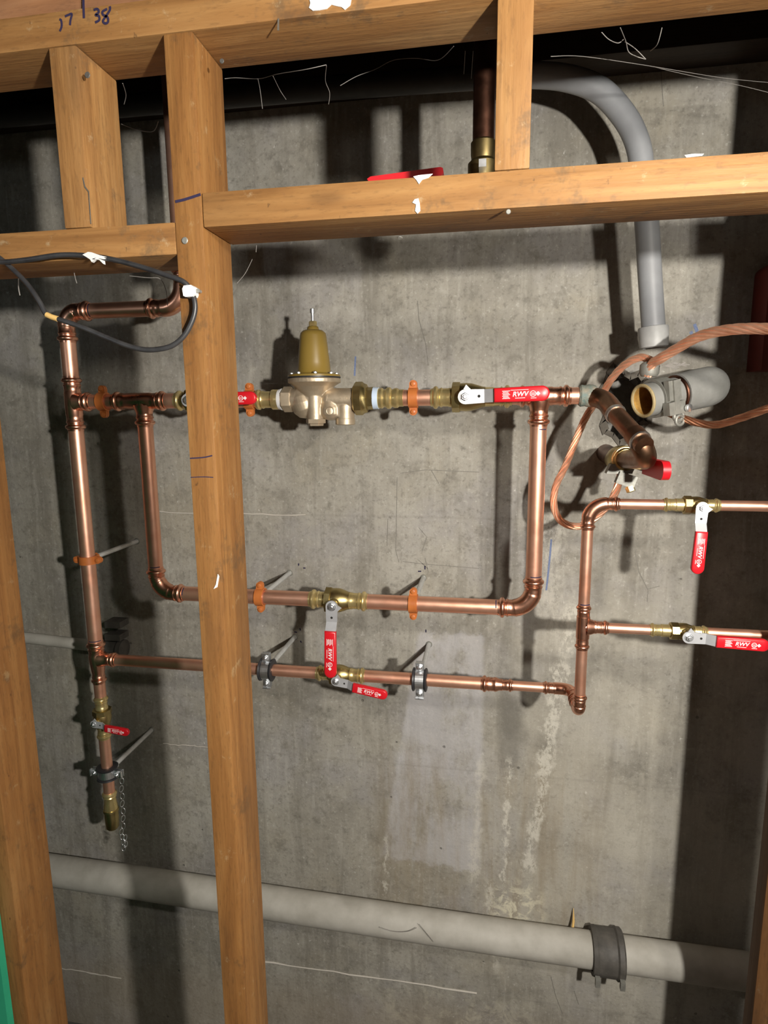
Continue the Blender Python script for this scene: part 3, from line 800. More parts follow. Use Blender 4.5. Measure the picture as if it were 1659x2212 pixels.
def valve(label, a, b, r, s, h, L_, k, grip_label, stem_at=.45, tab=1, name='ball_valve'):
    """a, b = the two open ends; s = direction of the stem"""
    a, b = V(a), V(b); ax = (b - a).normalized(); ln = (b - a).length
    o = thing(name, label, 'valve', (a + b) / 2)
    c = a + ax * ln * stem_at; rb = r * 1.62
    la = (c - a).length; lb = (b - c).length
    # press ends
    for e, dr, l_ in ((a, ax, la), (b, -ax, lb)):
        mb = MB(); pr = [(x, r + y * 1.05) for x, y in sock(r) if x < l_ * .62]
        pr.append((l_ * .64, r + .0022))
        mb.lathe(e, dr, pr, 28); mb.build('press_end', 'brass', o)
    # body: round belly with a hexagon shoulder on one side
    mb = MB()
    mb.lathe(c - ax * la * .42, ax, [(0, r + .003), (la * .06, r * 1.25), (la * .14, rb * .93), (la * .3, rb), (la * .42, rb * 1.02), (la * .42 + lb * .12, rb * .98), (la * .42 + lb * .26, rb * .85), (la * .42 + lb * .36, r * 1.2), (la * .42 + lb * .42, r + .003)], 32)
    mb.build('body', 'old_brass', o)
    mb = MB(); mb.lathe(c - ax * la * .40, ax, [(0, rb * .98), (la * .015, rb * 1.09), (la * .22, rb * 1.09), (la * .24, rb * .98)], 8); mb.build('hexagon', 'old_brass', o)
    sv = V(s).normalized()
    mb = MB(); mb.lathe(c + sv * rb * .7, sv, [(0, .0135 * k), (rb * .42, .0125 * k), (rb * .46, .0115 * k)], 8); mb.build('gland', 'old_brass', o)
    lever(o, c + sv * rb * 1.1, s, h, L_, k, grip_label, tab=tab)
    return o
# valve on the regulator line, mostly behind the stapled stud
FW = V((0, -1, 0))
xa, xb_ = X_at(380, 864), X_at(492, 862)
valve('brass ball valve before the regulator half hidden by the stapled stud', xz(xa, ZU), xz(xb_, ZU), RB, FW, (1, 0, .02), .168, 1.0, 'red vinyl grip pointing at the regulator', .42)
xa2, xb2 = X_at(931, 858), X_at(1122, 857)
valve('brass ball valve with long red handle lying along the regulator line', xz(xa2, ZU), xz(X_at(1106, 857), ZU), RB * 1.04, FW, (1, 0, .03), .168, 1.08, 'red vinyl grip with white maker letters', .44)
valve('brass ball valve on the bypass with red handle hanging down', xz(xv3a, ZB), xz(xv3b, ZB), RB, FW, (-.02, 0, -1), .166, 1.0, 'red vinyl grip with white maker letters', .47)
valve('brass ball valve on the lower line with red handle slightly drooping', xz(xv4a, ZL), xz(xv4b, ZL), R1, FW, (1, -.12, -.17), .126, .80, 'red vinyl grip with white maker letters', .48)
valve('small brass ball valve with red handle hanging straight down', V((xv5a, DS, ZS1)), V((xv5b, DS, ZS1)), RS, FW, (-.035, 0, -1), .124, .80, 'red vinyl grip with white maker letters', .60)
valve('small brass ball valve with red handle pointing sideways', V((xv6a, DS, ZS2)), V((xv6b, DS, ZS2)), RS, FW, (1, 0, -.03), .138, .84, 'red vinyl grip with white maker letters', .60)
valve('small brass drain valve on the foot of the tall riser', xz(XR, zv7a), xz(XR, zv7b), R1 * .95, FW, (1, -.10, -.10), .104, .68, 'red vinyl grip turned towards the stapled stud', .50)

pipe(xz(xl2 - .008, ZU), xz(xa + .008, ZU), RB, 'very short copper pipe between the bypass tee and the half hidden valve')
pipe(xz(X_at(1106, 857) - .008, ZU), xz(xt3a + .008, ZU), RB, 'very short copper pipe behind the tip of the long horizontal handle')
# stub between first valve and regulator
pipe(xz(X_at(492, 862) - .008, ZU), xz(X_at(556, 860), ZU), RB, 'short copper pipe in the hanger just before the regulator')
mb = MB(); a = X_at(552, 860); b = X_at(604, 859)
mb.lathe(xz(a, ZU), (1, 0, 0), [(0, RB + .001), (.005, RB + .005), (.010, RB + .0052), (.013, RB + .001), (.018, RB + .003), (.022, RB + .001), ((b - a) * .7, RB + .001), ((b - a) * .72, RB + .005), (b - a, RB + .005)], 28)
tag(mb.build('press_adapter', 'brass'), 'brass press adapter entering the regulator inlet', 'pipe fitting')
mb = MB(); a = X_at(818, 858); b = X_at(872, 858)
mb.lathe(xz(a, ZU), (1, 0, 0), [(0, RB + .004), (.008, RB + .005), (.012, RB + .002), (.016, RB + .0025), (.02, RB + .006), (.026, RB + .006), (.03, RB + .0015), (.036, RB + .004), (.042, RB + .004), (.046, RB + .001), (b - a, RB + .0012)], 28)
tag(mb.build('press_adapter', 'brass'), 'brass press adapter after the blue thread tape', 'pipe fitting')
pipe(xz(b - .006, ZU), xz(xa2 + .008, ZU), RB, 'short copper pipe in the orange hanger after the regulator')

# ------------------------------------------------------------------ pressure regulator
XG = X_at(680, 858)
rg = thing('pressure_regulator', 'bronze pressure regulator with tall gold bell and adjusting screw', 'regulator', V((XG, D, ZU - .07)))
def gx(u): return X_at(u, 858)
def gz(v): return Z_at(690, v)
zf = gz(817)
mb = MB()   # casting: overlapping solids fused into one skin
mb.lathe((XG, D, zf), (0, 0, -1), [(0, .0585), (.010, .0588), (.012, .054), (.018, .045), (.030, .036), (.045, .026), (.055, .012)], 40)
mb.lathe((gx(606), D, ZU), (1, 0, 0), [(0, .019), (.02, .022), (.04, .0265), (.075, .028), (.10, .02)], 32)
mb.lathe((gx(650), D, ZU + .022), (.28, 0, -1), [(0, .020), (.016, .029), (.032, .032), (.048, .029), (.060, .020), (.066, .006)], 32)
mb.lathe((gx(697), D - .003, ZU), (1, 0, 0), [(0, .012), (.005, .019), (.014, .0232), (gx(768) - gx(697), .0232)], 32)
mb.lathe((gx(683), D - .012, ZU + .03), (0, 0, -1), [(0, .0185), (ZU + .03 - gz(910), .0185)], 32)
mb.lathe((gx(716), D - .004, ZU - .006), (0, 0, -1), [(0, .022), (.014, .0265), (.028, .0265), (.036, .020), (.041, .008)], 32)
mb.box((gx(733), D - .004, ZU - .026), (.020, 0, 0), (0, .019, 0), (0, 0, .014))
mb.lathe((gx(746), D - .004, ZU), (0, 0, -1), [(0, .016), (.016, .0205), (.044, .0205), (ZU - gz(908), .0190)], 32)
bo = mb.build('body', 'bronze', rg, ang=80)
md = bo.modifiers.new('fuse', 'REMESH'); md.mode = 'VOXEL'; md.voxel_size = .0013; md.use_smooth_shade = True
md = bo.modifiers.new('soften', 'SMOOTH'); md.factor = .5; md.iterations = 5
mb = MB(); zb_ = gz(905)
mb.lathe((gx(684), D - .012, zb_), (0, 0, -1), [(0, .0225), (.009, .0225), (.010, .018), (.015, .017)], 6); mb.build('bottom_plug', 'bronze', rg)
mb = MB(); mb.lathe((gx(746), D - .004, gz(905)), (0, 0, -1), [(0, .0218), (.012, .0218), (.0135, .019)], 28); mb.build('gauge_port', 'bronze', rg)
mb = MB(); mb.lathe((XG, D, zf + .0005), (0, 0, 1), [(0, .0590), (.0025, .0590)], 36); mb.build('gasket', 'rubber', rg)
mb = MB()   # bell
zt_ = gz(716)
mb.lathe((XG, D, zf + .003), (0, 0, 1), [(0, .0585), (.004, .0580), (.0055, .054), (.0065, .040), (.010, .0372), (.03, .0355), (zt_ - zf - .012, .0292), (zt_ - zf - .006, .0275), (zt_ - zf - .001, .022), (zt_ - zf + .001, .0135), (zt_ - zf + .007, .0120), (zt_ - zf + .009, .008)], 40)
mb.build('bell', 'gold_enamel', rg, ang=55)
for k in range(8):
    a = 2 * pi * k / 8 + .32
    mb = MB(); q = V((XG + .0495 * math.cos(a), D + .0495 * math.sin(a), zf + .0065))
    mb.lathe(q, (0, 0, 1), [(0, .0048), (.0045, .0048), (.0065, .003)], 8); mb.build('bolt', 'zinc', rg)
ztop = zt_ + .010
mb = MB(); mb.lathe((XG, D, ztop), (0, 0, 1), [(0, .0092), (.0105, .0092), (.012, .0080)], 6); mb.build('lock_nut', 'brass', rg)
mb = MB(); mb.lathe((XG, D, ztop + .01), (0, 0, 1), [(0, .0036), (gz(676) - ztop - .01, .0036), (gz(676) - ztop - .01, .0056), (gz(667) - ztop - .01, .0056), (gz(666) - ztop - .01, .004)], 12); mb.build('adjusting_screw', 'zinc', rg)
mb = MB(); mb.lathe((gx(612), D, ZU), (1, 0, 0), [(0, .026), (.002, .0285), (.021, .0285), (.023, .026)], 6); mb.build('inlet_nut', 'bronze', rg)
mb = MB(); mb.lathe((gx(766), D, ZU), (1, 0, 0), [(0, .033), (.003, .0365), (.018, .0365), (.022, .033), (.029, .030)], 8); mb.build('union_nut', 'old_brass', rg)
mb = MB(); mb.lathe((gx(792), D, ZU), (1, 0, 0), [(0, .0245), (.016, .0245)], 8); mb.build('tail_piece', 'old_brass', rg)
mb = MB(); mb.lathe((gx(807), D, ZU), (1, 0, 0), [(0, .0242), (.0115, .0236)], 28); t_ = mb.build('thread_tape', 'tape_blue', rg); t_['label'] = 'pale blue thread tape'
mb = MB(); mb.lathe((gx(603), D, ZU), (1, 0, 0), [(0, .0225), (.0075, .0245)], 28); t_ = mb.build('thread_tape', 'tape_white', rg); t_['label'] = 'white thread tape'
mb = MB(); add_text(mb, 'I', V((gx(711), D - .0262, ZU + .001)), V((1, 0, 0)), V((0, 0, 1)), FW, .018)
mb.box((gx(748), D - .0262, ZU + .0005), (.007, 0, 0), (0, .0012, 0), (0, 0, .0011))
mb.build('cast_number', 'bronze', rg, smooth=False)
mb = MB(); mb.torus((gx(720), D - .0295, gz(888)), FW, .0085, .0015, 22, 8); add_text(mb, 'A', V((gx(720), D - .0285, gz(888))), V((1, 0, 0)), V((0, 0, 1)), FW, .010)
mb.build('cast_emblem', 'bronze', rg)

# ------------------------------------------------------------------ hangers
def orange_hanger(label, c, ax, e, r, rod_to=None):
    """split ring around a pipe; ax along the pipe, e towards the ears"""
    c, ax, e = V(c), V(ax), V(e)
    o = thing('pipe_hanger', label, 'pipe hanger', c, )
    f = ax.cross(e)
    if f.y > 0: f = -f                    # towards the room
    for sgn, nm in ((1, 'front_strap'), (-1, 'back_strap')):
        mb = MB(); pts = []
        for k in range(15):
            a = -pi / 2 + pi * k / 14
            pts.append((math.sin(a), math.cos(a) * sgn))
        ri, ro, hw = r + .0006, r + .0046, .0098
        i0 = len(mb.v)
        for (p, q) in pts:
            d = e * p + f * q
            for rr, w in ((ri, -hw), (ro, -hw), (ro, hw), (ri, hw)): mb.v.append(c + d * rr + ax * w)
        for k in range(14):
            for j in range(4):
                mb.f.append((i0 + 4 * k + j, i0 + 4 * k + (j + 1) % 4, i0 + 4 * k + 4 + (j + 1) % 4, i0 + 4 * k + 4 + j))
        for s2 in (1, -1):                # ears
            poly = [(-.0085, 0), (.0085, 0), (.0085, .010)] + [(.0085 * math.cos(t), .010 + .0085 * math.sin(t)) for t in [pi * j / 8 for j in range(1, 8)]] + [(-.0085, .010)]
            mb.prism(poly, c + e * s2 * (r + .002) + f * sgn * .0012, ax, e * s2, f * sgn, .0042)
        mb.build(nm, 'orange', o, ang=40)
    for s2 in (1, -1):
        mb = MB(); q = c + e * s2 * (r + .0125)
        mb.lathe(q - f * .010, f, [(0, .0052), (.0045, .0052), (.0045, .003), (.0155, .003), (.0155, .0056), (.0185, .0052), (.0195, .003)], 12); mb.build('screw', 'orange', o)
    mb = MB(); mb.lathe(c - f * (r + .003), -f, [(0, .0105), (.014, .0105), (.015, .009)], 6); mb.build('rod_boss', 'orange', o)
    if rod_to:
        mb = MB(); a = c - f * (r + .010); b = V((a.x, DW, a.z)); n = 60
        pts = [a.lerp(b, k / n) for k in range(n + 1)]
        mb.sweep(pts, [.0065 if k % 2 else .0058 for k in range(n + 1)], 10)
        mb.build('threaded_rod', 'rod', o)
        mb = MB(); mb.lathe((b.x, DW - .0025, b.z), (0, 1, 0), [(0, .008), (.004, .010)], 14); mb.build('wall_anchor', 'galv', o)
    return o
EX, EZ = V((1, 0, 0)), V((0, 0, 1))
xh = lambda u, v: X_at(u, v)
orange_hanger('orange split ring hanger on the short pipe between two tees', xz(xh(224, 870), ZU), EX, EZ, RB, True)
orange_hanger('orange split ring hanger behind the red handle before the regulator', xz(xh(540, 862), ZU), EX, EZ, RB, True)
orange_hanger('orange split ring hanger on the pipe just after the regulator', xz(xh(893, 858), ZU), EX, EZ, RB, True)
orange_hanger('orange split ring hanger on the bypass beside the stapled stud', xz(xh(563, 1291), ZB), EX, EZ, RB, True)
orange_hanger('orange split ring hanger on the bypass between valve and corner elbow', xz(xh(893, 1302), ZB), EX, EZ, RB, True)
orange_hanger('orange split ring hanger gripping the tall riser', xz(XR, Z_at(190, 1209)), EZ, EX, RB, True)

def cushion_clamp(label, c, ax, e, r, rod_side=0):
    c, ax, e = V(c), V(ax), V(e)
    o = thing('cushion_clamp', label, 'pipe clamp', c)
    f = ax.cross(e)
    if f.y > 0: f = -f
    mb = MB()
    mb.lathe(c - ax * .0175, ax, [(0, r + .0005), (0, r + .010), (.002, r + .0135), (.0055, r + .0125), (.0075, r + .0075), (.0275, r + .0075), (.0295, r + .0125), (.033, r + .0135), (.035, r + .010), (.035, r + .0005)], 28, cap=(False, False))
    mb.build('rubber_cushion', 'rubber', o)
    hw = .0098
    for sgn, nm in ((1, 'front_strap'), (-1, 'back_strap')):
        mb = MB(); i0 = len(mb.v); ri, ro = r + .0077, r + .0098
        for k in range(15):
            a = -pi / 2 * .86 + pi * .86 * k / 14
            d = e * math.sin(a) + f * (math.cos(a) * sgn)
            for rr, w in ((ri, -hw), (ro, -hw), (ro, hw), (ri, hw)): mb.v.append(c + d * rr + ax * w)
        for k in range(14):
            for j in range(4): mb.f.append((i0 + 4 * k + j, i0 + 4 * k + (j + 1) % 4, i0 + 4 * k + 4 + (j + 1) % 4, i0 + 4 * k + 4 + j))
        for s2 in (1, -1):
            q = c + e * s2 * (r + .0185) + f * sgn * .0042
            mb.box(q, ax * hw, e * .0115, f * .0011)
            if sgn > 0: mb.box(q + e * s2 * .0115 + f * .003, ax * hw, e * .0011, f * .0042)
        mb.build(nm, 'zinc', o, smooth=False)
    for s2 in (1, -1):
        q = c + e * s2 * (r + .0185) + f * .0052
        mb = MB(); mb.lathe(q, f, [(0, .0072), (.0045, .0072), (.0058, .0055)], 6); mb.lathe(q - f * .02, f, [(0, .0034), (.029, .0034), (.030, .0026)], 10); mb.build('bolt', 'zinc', o)
    mb = MB(); mb.lathe(c - f * (r + .009), -f, [(0, .010), (.014, .010), (.015, .009)], 6); mb.build('rod_boss', 'zinc', o)
    mb = MB(); a = c - f * (r + .012); b = V((a.x, DW, a.z)); n = 60
    mb.sweep([a.lerp(b, k / n) for k in range(n + 1)], [.0065 if k % 2 else .0058 for k in range(n + 1)], 10); mb.build('threaded_rod', 'rod', o)
    mb = MB(); mb.lathe((b.x, DW - .0025, b.z), (0, 1, 0), [(0, .008), (.004, .010)], 14); mb.build('wall_anchor', 'galv', o)
    return o
cushion_clamp('zinc clamp with black rubber cushion beside the stapled stud', xz(xh(577, 1451), ZL), EX, EZ, R1)
cushion_clamp('zinc clamp with black rubber cushion past the drooping handled valve', xz(xh(907, 1467), ZL), EX, EZ, R1)
cushion_clamp('zinc clamp with black rubber cushion at the riser foot above the chain', xz(XR, Z_at(237, 1668)), EZ, EX, R1)

# hose end, cap and chain at the foot of the riser
he = thing('hose_adapter', 'brass hose end with screw cap below the riser drain valve', 'pipe fitting', xz(XR, zc2))
mb = MB(); hh = zc0 - zc1
mb.lathe(xz(XR, zc0), (0, 0, -1), [(0, R1 + .001), (.004, R1 + .0045), (.008, R1 + .0045), (.011, R1 + .001), (.014, R1 + .0025), (.018, R1 + .001), (hh * .6, R1 + .0015), (hh * .75, R1 + .0035), (hh, R1 + .0035)], 26); mb.build('press_end', 'brass', he)
mb = MB(); mb.lathe(xz(XR, zc1 + .002), (0, 0, -1), [(0, R1 + .005), (.004, R1 + .006), (.006, R1 + .006), (.008, R1 + .0035), (.020, R1 + .0040), (zc1 - zc2 - .008, R1 + .0025), (zc1 - zc2 - .002, R1 - .002), (zc1 - zc2, R1 - .006)], 20); mb.build('cap', 'old_brass', he)
ch = thing('chain', 'thin zinc chain hanging from the clamp at the riser foot', 'chain', P(264, 1832, D - .02))
cp = [(263, 1683), (262, 1700), (264, 1716), (264, 1732), (266, 1748), (266, 1764), (266, 1780), (262, 1793), (264, 1804), (270, 1806), (267, 1816), (271, 1820), (267, 1828)]
for i, (u, v) in enumerate(cp):
    d_ = [V((1, 0, 0)), V((.4, .9, 0))][i % 2]
    mb = MB(); mb.torus(P(u, v + 4, D - .02), d_.cross(V((0, 0, 1))), .0058, .0011, 14, 6, stretch=((.12, 0, 1), 1.6))
    mb.build('link', 'zinc', ch)

# ------------------------------------------------------------------ grey conduit run
DC = 1.40
ce = P(1412, 742, DC); xC = .322
pth = [V((.336, DC, H + .150)), V((.322, DC, H + .262)), V((.309, DC, H + .371)), V((.296, DC, H + .460)), V((.283, DC, H + .520)), V((.255, DC, H + .572)), V((.205, DC, H + .624)), V((.140, DC, H + .652)), V((.07, DC, H + .664)), V((.012, DC, H + .668))]
cd = thing('conduit', 'grey plastic conduit bending down to the ground clamp', 'conduit', ce)
mb = MB(); mb.sweep(smooth_path(pth, 8), .0235, 28); mb.build('tube', 'pvc', cd)
mb = MB(); mb.sweep([V((.016, DC, H + .668)), V((-.4, DC, H + .678)), V((-2.55, DC, H + .70))], .0225, 24)  # conduit carried on to the left, its shade put into a near-black colour
tag(mb.build('conduit_shade_run', 'shaded_conduit'), 'level conduit run under the added beam with its shade painted near black', 'pipe')
mb = MB(); ct = P(1411, 705, DC); dn = (ce - ct).normalized()
mb.lathe(ct, dn, [(0, .024), (.001, .0290), (.004, .0300), (.034, .0290), (.042, .0280), (.044, .0225), (.030, .0215)], 30); mb.build('end_bell', 'pvc_light', cd)
mb = MB(); mb.lathe(ct + dn * .034, dn, [(0, .021), (.001, .021)], 20); mb.build('mouth', 'dark', cd)

# ------------------------------------------------------------------ old soldered pipe to the incoming valve
j0 = V((xt3b - .008, D, ZU))
j1 = V((X_at(1254, 857), D, ZU))
pipe(j0, j1, RB, 'stub of copper pipe before the green solder joint')
og = thing('old_pipe_bend', 'tarnished copper pipe bends dropping from the green solder joint', 'pipe', j1)
q0 = j1 - V((.004, 0, 0)); q1 = V((X_at(1300, 858), D, ZU)); q2 = P(1330, 895, 1.27); q3 = P(1392, 963, 1.17); q4 = P(1421, 1000, 1.13); q5 = P(1352, 992, 1.36)
mb = MB(); mb.sweep(bend_path(q0 + V((.02, 0, 0)), q1, q2, .05), RB + .0022, 28); mb.build('upper_bend', 'old_copper', og)
mb = MB(); mb.sweep([q2.lerp(q1, .1), q2.lerp(q3, .5), q3], RB, 28); mb.build('middle_piece', 'old_copper', og)
mb = MB(); mb.sweep(bend_path(q3.lerp(q2, .15), P(1418, 992, 1.14), q5, .030), RB + .0022, 28); mb.build('lower_bend', 'old_copper', og)
mb = MB(); mb.lathe(q0, EX, [(0, .0195), (.004, .0228), (.012, .0215), (.020, .0235), (.028, .0225), (.034, .020)], 26); v_ = mb.build('solder_joint', 'verdigris', og); v_['label'] = 'lumpy green corroded solder joint'
dq = (q2 - q1).normalized()
mb = MB(); mb.lathe(q2 - dq * .004, dq, [(0, .0198), (.003, .0205), (.007, .0182)], 24); mb.build('solder_ring', 'solder', og)
dq = (q3 - q2).normalized(); s_ = q3.lerp(q2, .15)
mb = MB(); mb.lathe(s_ - dq * .003, dq, [(0, .0182), (.003, .0206), (.007, .0198)], 24); mb.build('solder_ring', 'solder', og)
# incoming valve behind it
dv = (q5 - P(1418, 992, 1.14)).normalized()
iv = thing('ball_valve', 'brass inlet valve behind the tarnished bends with red handle', 'valve', q5)
mb = MB(); q6 = V((q5.x - .004, DW + .05, q5.z))
mb.lathe(q5 - dv * .004, dv, [(0, .0205), (.004, .0245), (.012, .0245), (.014, .0225), (.02, .026), (.035, .030), (.06, .030), (.08, .024), (.11, .022)], 28); mb.build('body', 'old_brass', iv)
mb = MB(); mb.lathe(q5 + dv * .001, dv, [(0, .0255), (.003, .0285), (.008, .0285), (.010, .0255)], 28); mb.build('collar', 'brass', iv)
mb = MB(); mb.sweep([q5 + dv * .09, q6], .022, 20); mb.build('inlet_pipe', 'brown_copper', iv)
g0, g1 = P(1372, 1000, 1.36), P(1432, 1016, 1.20)
hd = (g1 - g0).normalized(); wv_ = hd.cross(V((0, 0, 1))).normalized(); nv = wv_.cross(hd)
mb = MB(); mb.box(g0.lerp(g1, .30), hd * ((g1 - g0).length * .30), wv_ * .0025, nv * .012); mb.build('lever', 'galv', iv, smooth=False)
mb = MB(); rr_ = .016
outl = [(0, -rr_), (.10, -rr_ * 1.1)] + [(.10 + rr_ * math.cos(t), rr_ * 1.1 * math.sin(t)) for t in [-pi / 2 + pi * j / 8 for j in range(1, 8)]] + [(.10, rr_ * 1.1), (0, rr_)]
mb.prism(outl, g0.lerp(g1, .42) - wv_ * .007, hd, nv, wv_, .014); g_ = mb.build('grip', 'red', iv, ang=50); g_['label'] = 'red vinyl grip poking out behind the bend'
# ground clamp under it
gc = thing('ground_clamp', 'small galvanised ground clamp bolted under the inlet valve', 'clamp', P(1350, 1050, 1.37))
cc = P(1340, 1012, 1.37)
mb = MB(); mb.box(cc, (.026, 0, 0), (0, .012, 0), (.004, 0, .010)); mb.box(P(1352, 1036, 1.36), (.018, 0, -.006), (0, .010, 0), (.004, 0, .012)); mb.build('saddle', 'galv', gc, smooth=False)
mb = MB(); mb.lathe(P(1354, 1036, 1.36), (.35, -.3, -1), [(0, .006), (.016, .006), (.016, .0095), (.027, .0095), (.028, .007)], 6); mb.build('bolt', 'brass', gc)

# ------------------------------------------------------------------ abandoned grey pipe stub with wire clamp
sp = thing('pipe_stub', 'grey painted pipe stub with open rusty end turning into the wall', 'pipe', P(1500, 860, 1.45))
a0 = P(1389, 866, 1.36); a1 = P(1462, 850, 1.40); a2 = P(1530, 838, 1.44)
dr = (a1 - a0).normalized()
mb = MB(); mb.sweep([a0, a0.lerp(a1, .5), a1 + dr * .01], .0345, 32, cap=(False, False)); mb.sweep([a0 - dr * .001, a1], .029, 32, cap=(False, True))
mb.build('sleeve', 'lead', sp)
mb = MB(); mb.torus(a0, dr, .0318, .0035, 30, 8); mb.build('rim', 'rust_rim', sp)
mb = MB(); mb.sweep([a0 + dr * .001, a0 + dr * .06], .0288, 28, cap=(False, True)); mb.build('rusty_bore', 'rust', sp)
mb = MB(); mb.torus(a1 - dr * .004, dr, .0355, .004, 32, 8); mb.build('gasket_ring', 'brown_copper', sp)
mb = MB(); bp = bend_path(a1, a1 + dr * .092, V((a1.x + dr.x * .092 + .004, DW + .04, a1.z + dr.z * .092)), .05, 12)
mb.sweep(bp, [.041] + [.0425] * (len(bp) - 1), 32); mb.build('elbow', 'lead', sp)
wc = thing('ground_clamp', 'grey cast ground clamp around the open pipe stub', 'clamp', P(1430, 900, 1.36))
cw = a0.lerp(a1, .45); rc = .037
upv = V((0, 0, 1)); fv = dr.cross(upv).normalized()
if fv.y > 0: fv = -fv
upv = fv.cross(dr); upv = upv if upv.z > 0 else -upv
mb = MB(); mb.lathe(cw - dr * .016, dr, [(0, .0352), (0, .0405), (.032, .0405), (.032, .0352)], 28, cap=(False, False)); mb.build('band', 'galv', wc)
mb = MB()
mb.box(cw + fv * .041 + upv * .014, dr * .015, upv * .020, fv * .007); mb.box(cw + fv * .045 + upv * .004, dr * .006, upv * .030, fv * .007)
mb.box(cw + fv * .042 - upv * .022, dr * .020, upv * .013, fv * .009); mb.build('saddle', 'galv', wc, smooth=False)
mb = MB(); mb.lathe(cw + fv * .040 - upv * .026 + dr * .022, fv, [(0, .005), (.014, .005), (.014, .0075), (.020, .0075), (.021, .005)], 14); mb.build('bolt', 'zinc', wc)
mb = MB(); hk = cw + fv * .034 - upv * .040 + dr * .016
mb.torus(hk, fv, .011, .0042, 16, 8); mb.torus(hk - upv * .010 + fv * .003, fv, .010, .0035, 16, 8); mb.build('hook', 'galv', wc)
mb = MB(); lug = P(1402, 800, 1.33)
mb.lathe(lug - V((0, 0, .012)), (0.05, 0, 1), [(0, .015), (.006, .019), (.022, .019), (.028, .013)], 18); mb.build('lug', 'galv', wc)

# stranded bare wires
def stranded(name, label, path, r, mat, n=10, turns=16, strands=9):
    pts = smooth_path(path, n)
    cum = [0]
    for i in range(len(pts) - 1): cum.append(cum[-1] + (pts[i + 1] - pts[i]).length)
    t0 = (pts[1] - pts[0]).normalized(); x = t0.cross(V((0, 1, 0))).normalized(); fr = []
    for i, p in enumerate(pts):
        t = (pts[min(i + 1, len(pts) - 1)] - pts[max(i - 1, 0)]).normalized(); x = (x - t * x.dot(t)).normalized(); fr.append((x.copy(), t.cross(x)))
    mb = MB(); rs = r * .34
    for k in range(strands):
        q = []
        for i, p in enumerate(pts):
            a = 2 * pi * k / strands + cum[i] * turns
            q.append(p + fr[i][0] * (r - rs) * math.cos(a) + fr[i][1] * (r - rs) * math.sin(a))
        mb.sweep(q, rs, 6)
    mb.sweep(pts, r * .45, 8)
    return tag(mb.build(name, mat), label, 'wire')
stranded('ground_wire', 'thick bright stranded copper wire arching off above the pipe stub', [P(1398, 812, 1.325), P(1409, 786, 1.315), P(1424, 776, 1.30), P(1455, 757, 1.28), P(1510, 727, 1.24), P(1570, 713, 1.20), P(1640, 710, 1.16), P(1720, 716, 1.12), P(1850, 740, 1.10)], .0098, 'copper_wire', 8, 34, 8)
stranded('ground_wire', 'stranded copper wire looping down from the grey clamp to the inlet valve', [P(1412, 782, 1.345), P(1385, 772, 1.35), P(1350, 788, 1.37), P(1320, 820, 1.40), P(1302, 850, 1.42), P(1272, 890, 1.42), P(1250, 935, 1.41), P(1222, 1005, 1.40), P(1200, 1052, 1.39), P(1197, 1095, 1.38), P(1214, 1127, 1.36), P(1250, 1137, 1.35), P(1286, 1118, 1.345), P(1320, 1082, 1.35), P(1336, 1045, 1.36), P(1342, 1018, 1.37)], .0080, 'copper_wire', 8, 40, 7)
stranded('ground_wire', 'dull brown stranded copper wire running off below the pipe stub', [P(1440, 890, 1.38), P(1465, 900, 1.37), P(1510, 914, 1.35), P(1550, 917, 1.33), P(1600, 903, 1.30), P(1660, 882, 1.27), P(1760, 850, 1.25)], .0080, 'brown_wire', 8, 40, 7)
mb = MB()
for k in range(9):                         # frayed strand ends
    b_ = P(1432 + 3 * k, 790 - k, 1.30); mb.sweep(smooth_path([b_, b_ + V((.012, 0, -.004 + .002 * random.uniform(-1, 1))), b_ + V((.022 + .008 * random.random(), -.002, -.010 + .012 * random.random()))], 4), .0009, 5)
tag(mb.build('wire_fray', 'web'), 'frayed pale wire ends beside the grey clamp', 'wire')

# ------------------------------------------------------------------ browned drop pipe and its valve above the rail
db_ = thing('drop_valve', 'browned copper drop pipe with brass valve and red handle behind the rail', 'valve', P(1044, 430, 1.15))
mb = MB(); pb = V((-.0185, 1.15, H + .375)); mb.sweep([V((-.0185, 1.15, 2.94)), V((-.0185, 1.15, H + .7)), pb + V((0, 0, .055))], .0185, 26); mb.build('pipe', 'brown_copper', db_)
mb = MB(); mb.lathe(pb + V((0, 0, .075)), (0, 0, -1), [(0, .0188), (.003, .0215), (.022, .0212), (.03, .020), (.036, .026), (.075, .026), (.085, .018), (.09, .004)], 24); mb.build('body', 'shaded_brass', db_)
h0, h1 = P(1010, 392, 1.09), P(842, 392, 1.06)
hd2 = (h1 - h0).normalized()
mb = MB(); mb.box(h0.lerp(h1, .12), hd2 * .022, V((0, .009, 0)), V((0, 0, .0015))); mb.box(pb + V((0, -.034, .018)), (.006, 0, 0), (0, .030, 0), (0, 0, .006)); mb.build('lever', 'zinc', db_, smooth=False)
mb = MB()
gz0 = P(958, 370, 1.08); gz1 = P(842, 386, 1.06); d_ = (gz1 - gz0).normalized(); pts = [gz0.lerp(gz1, t) for t in (0, .06, .5, .94, 1)]
for t in range(1):
    wv2 = V((0, 1, 0)); uv2 = wv2.cross(d_).normalized(); uv2 = uv2 if uv2.z > 0 else -uv2
    mb.prism([(0, -.006), (.004, -.010), (.11, -.010), (.122, -.004), (.124, 0), (.118, .003), (.004, .003), (0, .001)], gz0 - wv2 * .012, d_, uv2, wv2, .026)
mb.build('grip', 'red', db_, ang=40)

